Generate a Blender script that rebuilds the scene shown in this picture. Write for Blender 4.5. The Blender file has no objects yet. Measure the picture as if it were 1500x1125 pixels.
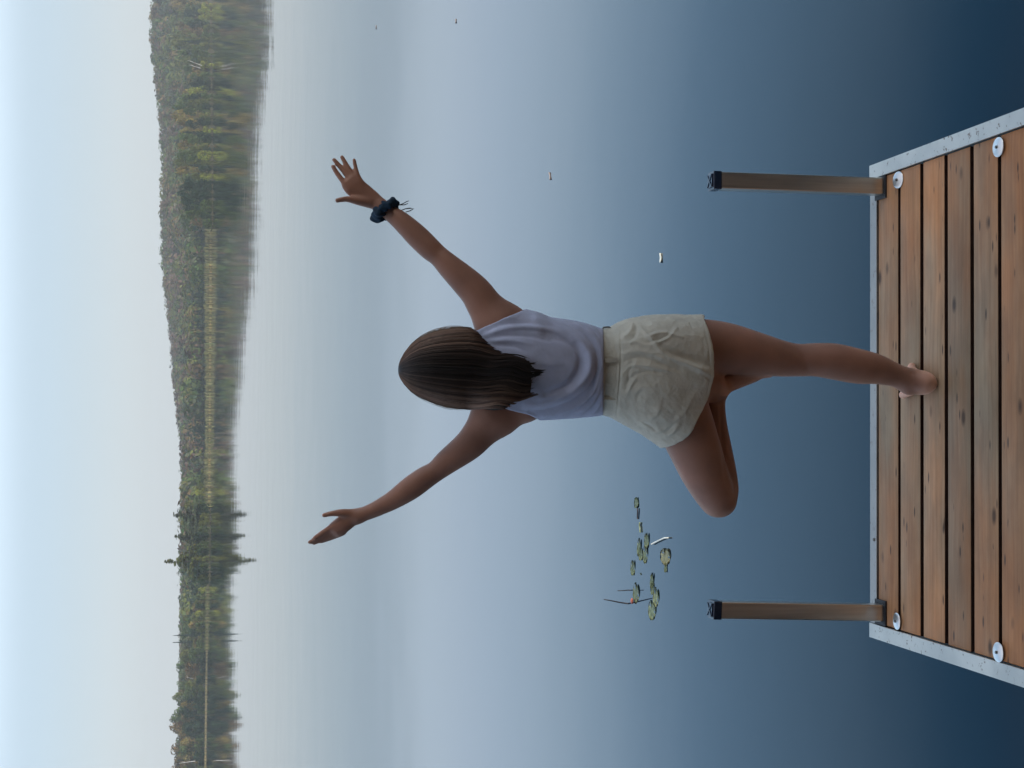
import bpy, bmesh, math, random
import numpy as np
from mathutils import Vector, Matrix

random.seed(7)
rng = np.random.default_rng(7)
scene = bpy.context.scene
COL = scene.collection
rad = math.radians

# ------------------------------------------------------------------ camera
FOC = 2150.0            # focal length in pixels of the 1500 px wide photograph
PITCH = math.atan((750 - 297) / FOC)
ROLL = 0.011
CAMZ = 2.57
DECK = 0.38
CAM = Vector((0, 0, CAMZ))
Fw = Vector((0, math.cos(PITCH), -math.sin(PITCH)))
U0 = Vector((0, math.sin(PITCH), math.cos(PITCH)))
R0 = Vector((1, 0, 0))
camUp = U0 * math.cos(ROLL) - R0 * math.sin(ROLL)
camRight = R0 * math.cos(ROLL) + U0 * math.sin(ROLL)
cd = bpy.data.cameras.new('camera')
cam = bpy.data.objects.new('camera', cd)
COL.objects.link(cam)
X_, Y_, Z_ = -camUp, camRight, -Fw            # the photograph lies on its side
cam.matrix_world = Matrix(((X_.x, Y_.x, Z_.x, CAM.x), (X_.y, Y_.y, Z_.y, CAM.y),
                           (X_.z, Y_.z, Z_.z, CAM.z), (0, 0, 0, 1)))
cd.sensor_width = 36
cd.lens = 36 * FOC / 1500
cd.clip_start = 0.05
cd.clip_end = 20000
scene.camera = cam

# ------------------------------------------------------------------ sky, sun, exposure
SUN_EL, SUN_AZ = rad(20), rad(118.5)             # azimuth measured from the lake view (+Y) to the right
world = bpy.data.worlds.new("World")
scene.world = world
world.use_nodes = True
wn = world.node_tree.nodes
wl = world.node_tree.links
bgn = wn['Background']
sky = wn.new('ShaderNodeTexSky')
sky.sky_type = 'NISHITA'
sky.sun_disc = False
sky.sun_elevation = SUN_EL
sky.sun_rotation = SUN_AZ
sky.altitude = 0
sky.air_density = 1.0
sky.dust_density = 3.0
sky.ozone_density = 4.0
# elevation ramp over the Nishita sky, shaped out of view to light lake and dock
wtc = wn.new('ShaderNodeTexCoord')
wsep = wn.new('ShaderNodeSeparateXYZ')
wl.new(wtc.outputs['Generated'], wsep.inputs[0])
wasn = wn.new('ShaderNodeMath'); wasn.operation = 'ARCSINE'
wl.new(wsep.outputs[2], wasn.inputs[0])
wmr = wn.new('ShaderNodeMapRange')
wmr.inputs[1].default_value = 0.0; wmr.inputs[2].default_value = rad(90)
wl.new(wasn.outputs[0], wmr.inputs[0])
wr = wn.new('ShaderNodeValToRGB')
SKY_RAMP = [(0, (.86, .90, .90)), (3, (.79, .87, .91)), (5.2, (.69, .82, .92)), (6.8, (.75, .90, 1.03)), (8.4, (1.10, 1.30, 1.49)), (10.5, (1.20, 1.46, 1.74)), (14, (1.12, 1.48, 1.82)), (18.5, (.66, 1.06, 1.48)), (25, (.42, .74, 1.06)), (30, (.15, .36, .60)), (46, (.84, .88, .96)), (90, (.92, .94, 1.0))]
wr.color_ramp.interpolation = 'CARDINAL'
el_ = wr.color_ramp.elements
while len(el_) < len(SKY_RAMP): el_.new(0.5)
for i_, (deg, c_) in enumerate(SKY_RAMP):
    el_[i_].position = deg / 90
    el_[i_].color = (*[x * 0.5 for x in c_], 1)
wl.new(wmr.outputs[0], wr.inputs[0])
wsc = wn.new('ShaderNodeVectorMath'); wsc.operation = 'SCALE'; wsc.inputs['Scale'].default_value = 10.0
wl.new(wr.outputs[0], wsc.inputs[0])
wmx = wn.new('ShaderNodeMix'); wmx.data_type = 'RGBA'; wmx.inputs[0].default_value = 0.78
wl.new(sky.outputs[0], wmx.inputs[6]); wl.new(wsc.outputs[0], wmx.inputs[7])
wl.new(wmx.outputs[2], bgn.inputs[0])
bgn.inputs[1].default_value = 0.10
sl = bpy.data.lights.new('sun', 'SUN')
sl.energy = 2.2
sl.angle = rad(8)
sl.color = (1.0, 0.90, 0.76)
sun = bpy.data.objects.new('sun', sl)
COL.objects.link(sun)
sd = Vector((math.sin(SUN_AZ) * math.cos(SUN_EL), math.cos(SUN_AZ) * math.cos(SUN_EL), math.sin(SUN_EL)))
sun.rotation_euler = sd.to_track_quat('Z', 'Y').to_euler()
sun.location = (20, -30, 30)
scene.view_settings.view_transform = 'Standard'
scene.view_settings.look = 'None'
scene.view_settings.exposure = 1.0
scene.view_settings.gamma = 1.0
scene.view_settings.use_curve_mapping = False
scene.render.engine = 'CYCLES'
scene.cycles.max_bounces = 8
scene.cycles.volume_bounces = 0

# ------------------------------------------------------------------ helpers
def ray(px, py):
    return Fw * FOC + camRight * (562.5 - py) - camUp * (px - 750)

def atY(px, py, y):
    d = ray(px, py)
    return CAM + d * (y / d.y)

def ground(px, py, z=0.0):
    d = ray(px, py)
    return CAM + d * ((z - CAMZ) / d.z)

def project(V):
    V = np.asarray(V) - np.array(CAM)
    zc = V @ np.array(Fw)
    return 750 - FOC * (V @ np.array(camUp)) / zc, 562.5 - FOC * (V @ np.array(camRight)) / zc, zc

def tag(o, label=None, cat=None, group=None, kind=None):
    if label: o['label'] = label
    if cat: o['category'] = cat
    if group: o['group'] = group
    if kind: o['kind'] = kind
    return o

def empty(name, loc, label, cat, group=None, rz=0.0):
    o = bpy.data.objects.new(name, None)
    o.empty_display_size = 0.1
    o.location = loc
    o.rotation_euler.z = rz
    COL.objects.link(o)
    return tag(o, label, cat, group)

def link(name, me, mat=None, parent=None, keep=True):
    o = bpy.data.objects.new(name, me)
    COL.objects.link(o)
    if mat is not None:
        me.materials.clear()
        me.materials.append(mat)
    if parent is not None:
        o.parent = parent
        if keep:    # geometry is given in world coordinates
            m = Matrix.Identity(4)
            p = parent
            while p is not None:
                m = (Matrix.Translation(p.location) @ p.rotation_euler.to_matrix().to_4x4()) @ m
                p = p.parent
            me.transform(m.inverted())
    return o

def np_mesh(name, V, F, smooth=True, col=None):
    """V (n,3), F (m,4) or (m,3) int arrays -> mesh; col (n,3) optional per-vertex colour"""
    V = np.asarray(V, dtype=np.float32)
    F = np.asarray(F, dtype=np.int32)
    me = bpy.data.meshes.new(name)
    me.vertices.add(len(V))
    me.vertices.foreach_set('co', V.ravel())
    k = F.shape[1]
    me.loops.add(F.size)
    me.loops.foreach_set('vertex_index', F.ravel())
    me.polygons.add(len(F))
    me.polygons.foreach_set('loop_start', np.arange(0, F.size, k, dtype=np.int32))
    me.polygons.foreach_set('loop_total', np.full(len(F), k, dtype=np.int32))
    me.update(calc_edges=True)
    me.polygons.foreach_set('use_smooth', np.full(len(F), bool(smooth)))
    if col is not None:
        a = me.color_attributes.new('tint', 'FLOAT_COLOR', 'POINT')
        c = np.ones((len(V), 4), np.float32)
        c[:, :3] = col
        a.data.foreach_set('color', c.ravel())
    me.validate()
    return me

def bm_mesh(name, bm, smooth=False):
    me = bpy.data.meshes.new(name)
    bm.to_mesh(me)
    bm.free()
    if smooth:
        for p in me.polygons: p.use_smooth = True
    return me

def add_box(bm, c, ax, ay, az, sx, sy, sz, bev=0.0, seg=2):
    """box centred at c with half sizes s along unit axes a"""
    r = bmesh.ops.create_cube(bm, size=2)
    vs = r['verts']
    M = Matrix(((ax.x * sx, ay.x * sy, az.x * sz, c.x), (ax.y * sx, ay.y * sy, az.y * sz, c.y),
                (ax.z * sx, ay.z * sy, az.z * sz, c.z), (0, 0, 0, 1)))
    bmesh.ops.transform(bm, matrix=M, verts=vs)
    if bev > 0:
        es = list({e for v in vs for e in v.link_edges})
        bmesh.ops.bevel(bm, geom=es, offset=bev, segments=seg, affect='EDGES', profile=0.5)

def tube_mesh(paths, sides=8):
    """paths: list of lists of (Vector, radius) -> V, F arrays"""
    V, F = [], []
    for path in paths:
        pts = [Vector(p[0]) for p in path]
        n0 = len(V)
        up = Vector((0.3, 0.2, 1)).normalized()
        for i, p in enumerate(pts):
            t = (pts[min(i + 1, len(pts) - 1)] - pts[max(i - 1, 0)]).normalized()
            a = t.cross(up)
            if a.length < 0.1: a = t.cross(Vector((1, 0, 0)))
            a.normalize()
            b = t.cross(a)
            for k in range(sides):
                an = 2 * math.pi * k / sides
                V.append(p + (a * math.cos(an) + b * math.sin(an)) * path[i][1])
        for i in range(len(pts) - 1):
            for k in range(sides):
                k2 = (k + 1) % sides
                F.append((n0 + i * sides + k, n0 + i * sides + k2, n0 + (i + 1) * sides + k2, n0 + (i + 1) * sides + k))
        for end, base in ((0, n0), (1, n0 + (len(pts) - 1) * sides)):
            c = len(V)
            V.append(pts[-1] if end else pts[0])
            for k in range(0, sides, 1):
                k2 = (k + 1) % sides
                F.append((c, base + k, base + k2, base + k2))
    # last faces are triangles written as degenerate quads; split them out
    return np.array([tuple(v) for v in V]), F

def mixed_mesh(name, V, F, smooth=True):
    me = bpy.data.meshes.new(name)
    F2 = [tuple(dict.fromkeys(f)) for f in F]
    me.from_pydata([tuple(v) for v in V], [], F2)
    me.update()
    for p in me.polygons: p.use_smooth = smooth
    return me

def interp(x, pts):
    xs = [p[0] for p in pts]
    return np.interp(x, xs, [p[1] for p in pts])

# ------------------------------------------------------------------ materials
def new_mat(name):
    m = bpy.data.materials.new(name)
    m.use_nodes = True
    nt = m.node_tree
    return m, nt, nt.nodes, nt.links, nt.nodes['Principled BSDF']

def node(ns, typ, **kw):
    n = ns.new(typ)
    for k, v in kw.items():
        if k.startswith('i_'):
            n.inputs[k[2:].replace('_', ' ')].default_value = v
        else:
            setattr(n, k, v)
    return n

def ramp(ns, stops):
    r = ns.new('ShaderNodeValToRGB')
    e = r.color_ramp.elements
    while len(e) < len(stops): e.new(0.5)
    for i, (p, c) in enumerate(stops):
        e[i].position = p
        e[i].color = (*c, 1) if len(c) == 3 else c
    return r

def mixc(ns, ls, fac, a, b, typ='MIX'):
    m = ns.new('ShaderNodeMix')
    m.data_type = 'RGBA'
    m.blend_type = typ
    for sock, val in ((0, fac), (6, a), (7, b)):
        if isinstance(val, (int, float)): m.inputs[sock].default_value = val
        elif isinstance(val, tuple): m.inputs[sock].default_value = (*val, 1) if len(val) == 3 else val
        else: ls.new(val, m.inputs[sock])
    return m.outputs[2]

def mat_water():
    m, nt, ns, ls, b = new_mat('lake_water')
    b.inputs['Base Color'].default_value = (0.003, 0.014, 0.030, 1)
    b.inputs['Roughness'].default_value = 0.02
    b.inputs['IOR'].default_value = 1.42
    tc = ns.new('ShaderNodeTexCoord')
    mp = node(ns, 'ShaderNodeMapping')
    ls.new(tc.outputs['Object'], mp.inputs[0])
    # long low swell, small ripples and a breeze band out on the lake
    n1 = node(ns, 'ShaderNodeTexNoise', i_Scale=0.9, i_Detail=3.0, i_Roughness=0.5)
    n2 = node(ns, 'ShaderNodeTexNoise', i_Scale=0.22, i_Detail=2.0)
    ls.new(mp.outputs[0], n1.inputs['Vector']); ls.new(mp.outputs[0], n2.inputs['Vector'])
    patch = node(ns, 'ShaderNodeTexNoise', i_Scale=0.012, i_Detail=1.0)
    ls.new(mp.outputs[0], patch.inputs['Vector'])
    pr = ramp(ns, [(0.42, (0.25,) * 3), (0.62, (1,) * 3)])
    ls.new(patch.outputs[0], pr.inputs[0])
    b1 = node(ns, 'ShaderNodeBump', i_Distance=0.004)
    ls.new(pr.outputs[0], b1.inputs['Strength'])
    ls.new(n1.outputs[0], b1.inputs['Height'])
    b2 = node(ns, 'ShaderNodeBump', i_Strength=0.6, i_Distance=0.012)
    ls.new(n2.outputs[0], b2.inputs['Height'])
    ls.new(b1.outputs[0], b2.inputs['Normal'])
    ls.new(b2.outputs[0], b.inputs['Normal'])
    return m

def mat_wood():
    m, nt, ns, ls, b = new_mat('weathered_deck_wood')
    tc = ns.new('ShaderNodeTexCoord')
    oi = ns.new('ShaderNodeObjectInfo')
    off = node(ns, 'ShaderNodeVectorMath', operation='SCALE')
    cmb = ns.new('ShaderNodeCombineXYZ')
    for i in range(3): ls.new(oi.outputs['Random'], cmb.inputs[i])
    ls.new(cmb.outputs[0], off.inputs[0]); off.inputs['Scale'].default_value = 37.0
    add = node(ns, 'ShaderNodeVectorMath', operation='ADD')
    ls.new(tc.outputs['Object'], add.inputs[0]); ls.new(off.outputs[0], add.inputs[1])
    # grain bent round the knots
    big = node(ns, 'ShaderNodeTexNoise', i_Scale=2.2, i_Detail=2.0)
    mpb = node(ns, 'ShaderNodeMapping'); mpb.inputs['Scale'].default_value = (1.0, 2.5, 1)
    ls.new(add.outputs[0], mpb.inputs[0]); ls.new(mpb.outputs[0], big.inputs['Vector'])
    warp = node(ns, 'ShaderNodeVectorMath', operation='MULTIPLY_ADD')
    ls.new(big.outputs['Color'], warp.inputs[0]); warp.inputs[1].default_value = (0, 0.05, 0); ls.new(add.outputs[0], warp.inputs[2])
    mp = node(ns, 'ShaderNodeMapping'); mp.inputs['Scale'].default_value = (2.2, 75, 30)
    ls.new(warp.outputs[0], mp.inputs[0])
    g = node(ns, 'ShaderNodeTexNoise', i_Scale=1.0, i_Detail=5.0, i_Roughness=0.6)
    ls.new(mp.outputs[0], g.inputs['Vector'])
    gr = ramp(ns, [(0.24, (0.225, 0.165, 0.108)), (0.47, (0.285, 0.215, 0.145)), (0.76, (0.345, 0.270, 0.190))])
    ls.new(g.outputs[0], gr.inputs[0])
    # broad stains, redder where the oil is still in the wood
    st = node(ns, 'ShaderNodeTexNoise', i_Scale=3.0, i_Detail=3.0)
    mps = node(ns, 'ShaderNodeMapping'); mps.inputs['Scale'].default_value = (1.0, 3.0, 1)
    ls.new(add.outputs[0], mps.inputs[0]); ls.new(mps.outputs[0], st.inputs['Vector'])
    sep = ns.new('ShaderNodeSeparateXYZ'); ls.new(tc.outputs['Object'], sep.inputs[0])
    ab = node(ns, 'ShaderNodeMath', operation='ABSOLUTE'); ls.new(sep.outputs[0], ab.inputs[0])
    wear = node(ns, 'ShaderNodeMapRange'); wear.inputs[1].default_value = 0.1; wear.inputs[2].default_value = 0.75
    wear.inputs[3].default_value = 0.0; wear.inputs[4].default_value = 0.55
    ls.new(ab.outputs[0], wear.inputs[0])
    sm = node(ns, 'ShaderNodeMath', operation='ADD'); ls.new(wear.outputs[0], sm.inputs[0])
    rm = node(ns, 'ShaderNodeMapRange'); rm.inputs[1].default_value = 0.35; rm.inputs[2].default_value = 0.75
    rm.inputs[3].default_value = 0.0; rm.inputs[4].default_value = 0.6
    ls.new(st.outputs[0], rm.inputs[0]); ls.new(rm.outputs[0], sm.inputs[1])
    oc = node(ns, 'ShaderNodeMath', operation='ADD'); ls.new(sm.outputs[0], oc.inputs[0])
    ocm = node(ns, 'ShaderNodeAttribute', attribute_type='OBJECT', attribute_name='oil'); ls.new(ocm.outputs['Fac'], oc.inputs[1])
    oc.use_clamp = True
    red = mixc(ns, ls, oc.outputs[0], gr.outputs[0], mixc(ns, ls, 1.0, gr.outputs[0], (1.45, 0.86, 0.52), 'MULTIPLY'))
    # knots
    mk = node(ns, 'ShaderNodeMapping'); mk.inputs['Scale'].default_value = (5.5, 11.0, 1)
    ls.new(add.outputs[0], mk.inputs[0])
    vo = node(ns, 'ShaderNodeTexVoronoi', i_Scale=1.0, i_Randomness=1.0)
    ls.new(mk.outputs[0], vo.inputs['Vector'])
    thr = node(ns, 'ShaderNodeMapRange'); thr.inputs[1].default_value = 0.07; thr.inputs[2].default_value = 0.17
    thr.inputs[3].default_value = 1.0; thr.inputs[4].default_value = 0.0
    ls.new(vo.outputs['Distance'], thr.inputs[0])
    sepc = ns.new('ShaderNodeSeparateColor'); ls.new(vo.outputs['Color'], sepc.inputs[0])
    some = node(ns, 'ShaderNodeMath', operation='GREATER_THAN'); some.inputs[1].default_value = 0.42
    ls.new(sepc.outputs[0], some.inputs[0])
    km = node(ns, 'ShaderNodeMath', operation='MULTIPLY'); ls.new(thr.outputs[0], km.inputs[0]); ls.new(some.outputs[0], km.inputs[1])
    km2 = node(ns, 'ShaderNodeMath', operation='MULTIPLY'); ls.new(km.outputs[0], km2.inputs[0]); km2.inputs[1].default_value = 0.85
    kc = mixc(ns, ls, km2.outputs[0], red, (0.055, 0.030, 0.018))
    # small dark checks
    mc = node(ns, 'ShaderNodeMapping'); mc.inputs['Scale'].default_value = (14.0, 55.0, 1)
    ls.new(add.outputs[0], mc.inputs[0])
    vc = node(ns, 'ShaderNodeTexVoronoi', i_Scale=1.0); ls.new(mc.outputs[0], vc.inputs['Vector'])
    cs = ns.new('ShaderNodeSeparateColor'); ls.new(vc.outputs['Color'], cs.inputs[0])
    c1 = node(ns, 'ShaderNodeMath', operation='GREATER_THAN'); c1.inputs[1].default_value = 0.80; ls.new(cs.outputs[1], c1.inputs[0])
    c2 = node(ns, 'ShaderNodeMapRange'); c2.inputs[1].default_value = 0.15; c2.inputs[2].default_value = 0.3
    c2.inputs[3].default_value = 0.8; c2.inputs[4].default_value = 0.0; ls.new(vc.outputs['Distance'], c2.inputs[0])
    c3 = node(ns, 'ShaderNodeMath', operation='MULTIPLY'); ls.new(c1.outputs[0], c3.inputs[0]); ls.new(c2.outputs[0], c3.inputs[1])
    fc = mixc(ns, ls, c3.outputs[0], kc, (0.03, 0.02, 0.015))
    blo = node(ns, 'ShaderNodeTexNoise', i_Scale=1.0, i_Detail=4.0, i_Roughness=0.6)
    mbl = node(ns, 'ShaderNodeMapping'); mbl.inputs['Scale'].default_value = (4.0, 9.0, 1)
    ls.new(add.outputs[0], mbl.inputs[0]); ls.new(mbl.outputs[0], blo.inputs['Vector'])
    blr = ramp(ns, [(0.34, (0.82, 0.77, 0.71)), (0.62, (1.12, 1.08, 1.02))]); ls.new(blo.outputs[0], blr.inputs[0])
    fc = mixc(ns, ls, 1.0, fc, blr.outputs[0], 'MULTIPLY')
    tone = node(ns, 'ShaderNodeHueSaturation', i_Hue=0.5)
    tr = node(ns, 'ShaderNodeMapRange'); tr.inputs[3].default_value = 0.78; tr.inputs[4].default_value = 1.2
    ls.new(oi.outputs['Random'], tr.inputs[0]); ls.new(tr.outputs[0], tone.inputs['Value'])
    ls.new(fc, tone.inputs['Color'])
    ls.new(tone.outputs[0], b.inputs['Base Color'])
    b.inputs['Roughness'].default_value = 0.62
    b.inputs['Specular IOR Level'].default_value = 0.35
    bp = node(ns, 'ShaderNodeBump', i_Strength=0.5, i_Distance=0.0015)
    ls.new(g.outputs[0], bp.inputs['Height']); ls.new(bp.outputs[0], b.inputs['Normal'])
    return m

def mat_metal(name, col, rough, dirt=0.0, brush=(1, 1, 1)):
    m, nt, ns, ls, b = new_mat(name)
    b.inputs['Metallic'].default_value = 1.0 if dirt == 0 else 0.75
    b.inputs['Roughness'].default_value = rough
    tc = ns.new('ShaderNodeTexCoord')
    mp = node(ns, 'ShaderNodeMapping'); mp.inputs['Scale'].default_value = brush
    ls.new(tc.outputs['Object'], mp.inputs[0])
    n = node(ns, 'ShaderNodeTexNoise', i_Scale=6.0, i_Detail=5.0); ls.new(mp.outputs[0], n.inputs['Vector'])
    lo = tuple(c * 0.8 for c in col)
    r = ramp(ns, [(0.35, lo), (0.65, col)]); ls.new(n.outputs[0], r.inputs[0])
    out = r.outputs[0]
    if dirt:
        v = node(ns, 'ShaderNodeTexNoise', i_Scale=48.0, i_Detail=5.0, i_Roughness=0.7)
        ls.new(tc.outputs['Object'], v.inputs['Vector'])
        dr = ramp(ns, [(0.34, (dirt,) * 3), (0.40, (0, 0, 0))]); ls.new(v.outputs[0], dr.inputs[0])
        out = mixc(ns, ls, dr.outputs[0], out, (0.16, 0.10, 0.07))
    ls.new(out, b.inputs['Base Color'])
    rr = node(ns, 'ShaderNodeMapRange'); rr.inputs[3].default_value = rough * 0.8; rr.inputs[4].default_value = rough * 1.25
    ls.new(n.outputs[0], rr.inputs[0]); ls.new(rr.outputs[0], b.inputs['Roughness'])
    return m

def mat_plain(name, col, rough=0.6, noise=0.12, scale=20.0, bump=0.0, sheen=0.0, sss=0.0, spec=0.5, subcol=None):
    m, nt, ns, ls, b = new_mat(name)
    tc = ns.new('ShaderNodeTexCoord')
    n = node(ns, 'ShaderNodeTexNoise', i_Scale=scale, i_Detail=4.0); ls.new(tc.outputs['Object'], n.inputs['Vector'])
    r = ramp(ns, [(0.3, tuple(c * (1 - noise) for c in col)), (0.7, tuple(min(1, c * (1 + noise)) for c in col))])
    ls.new(n.outputs[0], r.inputs[0]); ls.new(r.outputs[0], b.inputs['Base Color'])
    b.inputs['Roughness'].default_value = rough
    b.inputs['Specular IOR Level'].default_value = spec
    if sheen: b.inputs['Sheen Weight'].default_value = sheen
    if sss:
        b.inputs['Subsurface Weight'].default_value = sss
        b.inputs['Subsurface Radius'].default_value = (0.012, 0.005, 0.003)
        b.inputs['Subsurface Scale'].default_value = 1.0
    if name == 'tanned_skin':
        b.inputs['Sheen Tint'].default_value = (1.0, 0.86, 0.76, 1)
        at = node(ns, 'ShaderNodeAttribute', attribute_name='tint')
        ls.new(mixc(ns, ls, 1.0, r.outputs[0], at.outputs['Color'], 'MULTIPLY'), b.inputs['Base Color'])
        n3 = node(ns, 'ShaderNodeTexNoise', i_Scale=420.0, i_Detail=3.0); ls.new(tc.outputs['Object'], n3.inputs['Vector'])
        bs = node(ns, 'ShaderNodeBump', i_Strength=0.5, i_Distance=0.0012)
        ls.new(n3.outputs[0], bs.inputs['Height']); ls.new(bs.outputs[0], b.inputs['Normal'])
    if bump:
        bp = node(ns, 'ShaderNodeBump', i_Strength=1.0, i_Distance=bump)
        ls.new(n.outputs[0], bp.inputs['Height']); ls.new(bp.outputs[0], b.inputs['Normal'])
    return m

def mat_cloth(name, col, weave=1400.0, wr=0.0006, wrinkle=0.0025):
    m, nt, ns, ls, b = new_mat(name)
    tc = ns.new('ShaderNodeTexCoord')
    n = node(ns, 'ShaderNodeTexNoise', i_Scale=28.0, i_Detail=5.0, i_Roughness=0.55); ls.new(tc.outputs['Object'], n.inputs['Vector'])
    w = node(ns, 'ShaderNodeTexNoise', i_Scale=weave, i_Detail=1.0); ls.new(tc.outputs['Object'], w.inputs['Vector'])
    r = ramp(ns, [(0.3, tuple(c * 0.9 for c in col)), (0.7, tuple(min(1, c * 1.07) for c in col))])
    ls.new(n.outputs[0], r.inputs[0]); ls.new(r.outputs[0], b.inputs['Base Color'])
    b.inputs['Roughness'].default_value = 0.85
    b.inputs['Specular IOR Level'].default_value = 0.2
    b.inputs['Sheen Weight'].default_value = 0.15
    b1 = node(ns, 'ShaderNodeBump', i_Strength=1.0, i_Distance=wr); ls.new(w.outputs[0], b1.inputs['Height'])
    b2 = node(ns, 'ShaderNodeBump', i_Strength=1.0, i_Distance=wrinkle); ls.new(n.outputs[0], b2.inputs['Height'])
    ls.new(b1.outputs[0], b2.inputs['Normal']); ls.new(b2.outputs[0], b.inputs['Normal'])
    return m

def mat_leaf(name, mul=1.0):
    m, nt, ns, ls, b = new_mat(name)
    at = node(ns, 'ShaderNodeAttribute', attribute_name='tint')
    ls.new(at.outputs['Color'], b.inputs['Base Color'])
    b.inputs['Roughness'].default_value = 0.7
    b.inputs['Specular IOR Level'].default_value = 0.05
    out = ns['Material Output']
    tr = ns.new('ShaderNodeBsdfTranslucent'); ls.new(at.outputs['Color'], tr.inputs[0])
    mx = node(ns, 'ShaderNodeMixShader'); mx.inputs[0].default_value = 0.3
    ls.new(b.outputs[0], mx.inputs[1]); ls.new(tr.outputs[0], mx.inputs[2]); ls.new(mx.outputs[0], out.inputs[0])
    return m

M_water = mat_water()
M_wood = mat_wood()
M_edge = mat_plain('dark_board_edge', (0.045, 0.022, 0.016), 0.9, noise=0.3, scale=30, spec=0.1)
M_rail = mat_metal('dull_aluminium_rail', (0.66, 0.66, 0.62), 0.45, dirt=0.9)
M_rail_front = mat_metal('darker_aluminium_rail', (0.42, 0.42, 0.41), 0.5, dirt=0.5)  # front rail metal, darker base colour than the side rails
M_post = mat_metal('brushed_aluminium_post', (0.76, 0.73, 0.67), 0.33, brush=(12, 12, 0.6))
M_cap = mat_plain('dark_plastic_cap', (0.012, 0.022, 0.05), 0.25, spec=0.6)
M_rubber = mat_plain('black_rubber', (0.012, 0.013, 0.018), 0.6)
M_zinc = mat_metal('zinc_washer', (0.86, 0.88, 0.90), 0.35)
M_screw = mat_metal('dark_screw', (0.18, 0.17, 0.16), 0.4)
M_skin = mat_plain('tanned_skin', (0.295, 0.143, 0.099), 0.5, noise=0.20, scale=9, sheen=0.22, sss=0.12, spec=0.35)
M_shirt = mat_cloth('lilac_jersey', (0.45, 0.48, 0.64), wrinkle=0.003)
M_shorts = mat_cloth('beige_linen', (0.58, 0.55, 0.47), weave=900, wr=0.0008, wrinkle=0.006)
M_scrunch = mat_plain('dark_blue_scrunchie_fabric', (0.010, 0.028, 0.055), 0.7, noise=0.3, scale=60, bump=0.003, sheen=0.0, spec=0.2)
M_string = mat_plain('dark_bracelet_string', (0.03, 0.025, 0.025), 0.7)
M_leaf = mat_leaf('tree_foliage')
M_bark = mat_plain('tree_bark', (0.10, 0.08, 0.065), 0.85, noise=0.4, scale=3)
M_birch = mat_plain('pale_dead_wood', (0.45, 0.43, 0.40), 0.8, noise=0.2, scale=3)
M_land = mat_plain('shore_soil', (0.09, 0.085, 0.045), 1.0, noise=0.4, scale=0.3, spec=0.0)
M_reed = mat_leaf('reed_blades')
M_pad = mat_plain('lily_pad_leaf', (0.24, 0.30, 0.17), 0.3, noise=0.35, scale=60)
M_stem = mat_plain('dark_plant_stem', (0.03, 0.02, 0.025), 0.5)
M_white = mat_plain('white_petal', (0.75, 0.78, 0.72), 0.5)
M_red = mat_plain('red_bud', (0.45, 0.14, 0.10), 0.5)

def mat_hair():
    m, nt, ns, ls, b = new_mat('brown_hair')
    at = node(ns, 'ShaderNodeAttribute', attribute_name='tint')
    ls.new(at.outputs['Color'], b.inputs['Base Color'])
    b.inputs['Roughness'].default_value = 0.55
    b.inputs['Specular IOR Level'].default_value = 0.22
    return m
M_hair = mat_hair()

# ------------------------------------------------------------------ lake
def water_mesh():
    xs = np.array([-1950, -1000, -400, -100, -25, -6, 0, 6, 25, 100, 400, 1000, 1950.0])
    ys = np.array([-300, -60, -20, -6, 0, 6, 20, 60, 200, 600, 1200, 1950.0])
    V = [(x, y, 0) for y in ys for x in xs]
    n = len(xs)
    F = [(j * n + i, j * n + i + 1, (j + 1) * n + i + 1, (j + 1) * n + i) for j in range(len(ys) - 1) for i in range(n - 1)]
    return np_mesh('water', V, F)
tag(link('water', water_mesh(), M_water), 'calm blue lake surface mirroring the pale sky', None, kind='structure')

# ------------------------------------------------------------------ far shore
# shoreline: photo row py -> waterline column px
SHORE = [(-900, 305), (-200, 308.5), (0, 309), (100, 310), (250, 311.2), (334, 311.6), (337, 308.9), (450, 308.5), (560, 307.6),
         (700, 306.8), (736, 306.6), (742, 308.2), (856, 307.4), (859, 304.6), (1000, 302.3), (1125, 300.9), (1400, 298.5), (2100, 294)]
# skyline of the wooded hill behind
SKYL = [(-900, 262), (-300, 240), (0, 227), (60, 226), (100, 230), (150, 238), (200, 242), (280, 243), (330, 242), (380, 242), (420, 247),
        (460, 252), (500, 256), (560, 261), (600, 266), (650, 272), (700, 274), (760, 275), (860, 273), (1000, 271), (1125, 270), (1500, 266), (2100, 260)]

def shore_pt(py):
    return ground(float(interp(py, SHORE)), py, 0.0)

def col_dir(py):
    d = ray(297, py)
    v = Vector((d.x, d.y, 0))
    return v.normalized()

def at_range(px, py, r):
    """height of the sight line through (px,py) where it is r metres away over the ground"""
    d = ray(px, py)
    return CAMZ + d.z * r / math.hypot(d.x, d.y)

RIDGE = 560.0
def land_z(py, r, D=None):
    D = D if D is not None else math.hypot(*shore_pt(py).xy)
    ridge_r = 1150.0
    zr = at_range(float(interp(py, SKYL)), py, ridge_r) - 7.0
    s = r - D
    if s < 0: return -0.4
    bank = min(s / 4.0, 1.0) * 0.15
    t = min(max((r - D - 60) / (ridge_r - D - 60), 0), 1.25)
    sm = t * t * (3 - 2 * t) if t <= 1 else 1 - (t - 1) * 0.5
    return bank + (zr - 0.15) * (sm ** 1.0)

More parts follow.
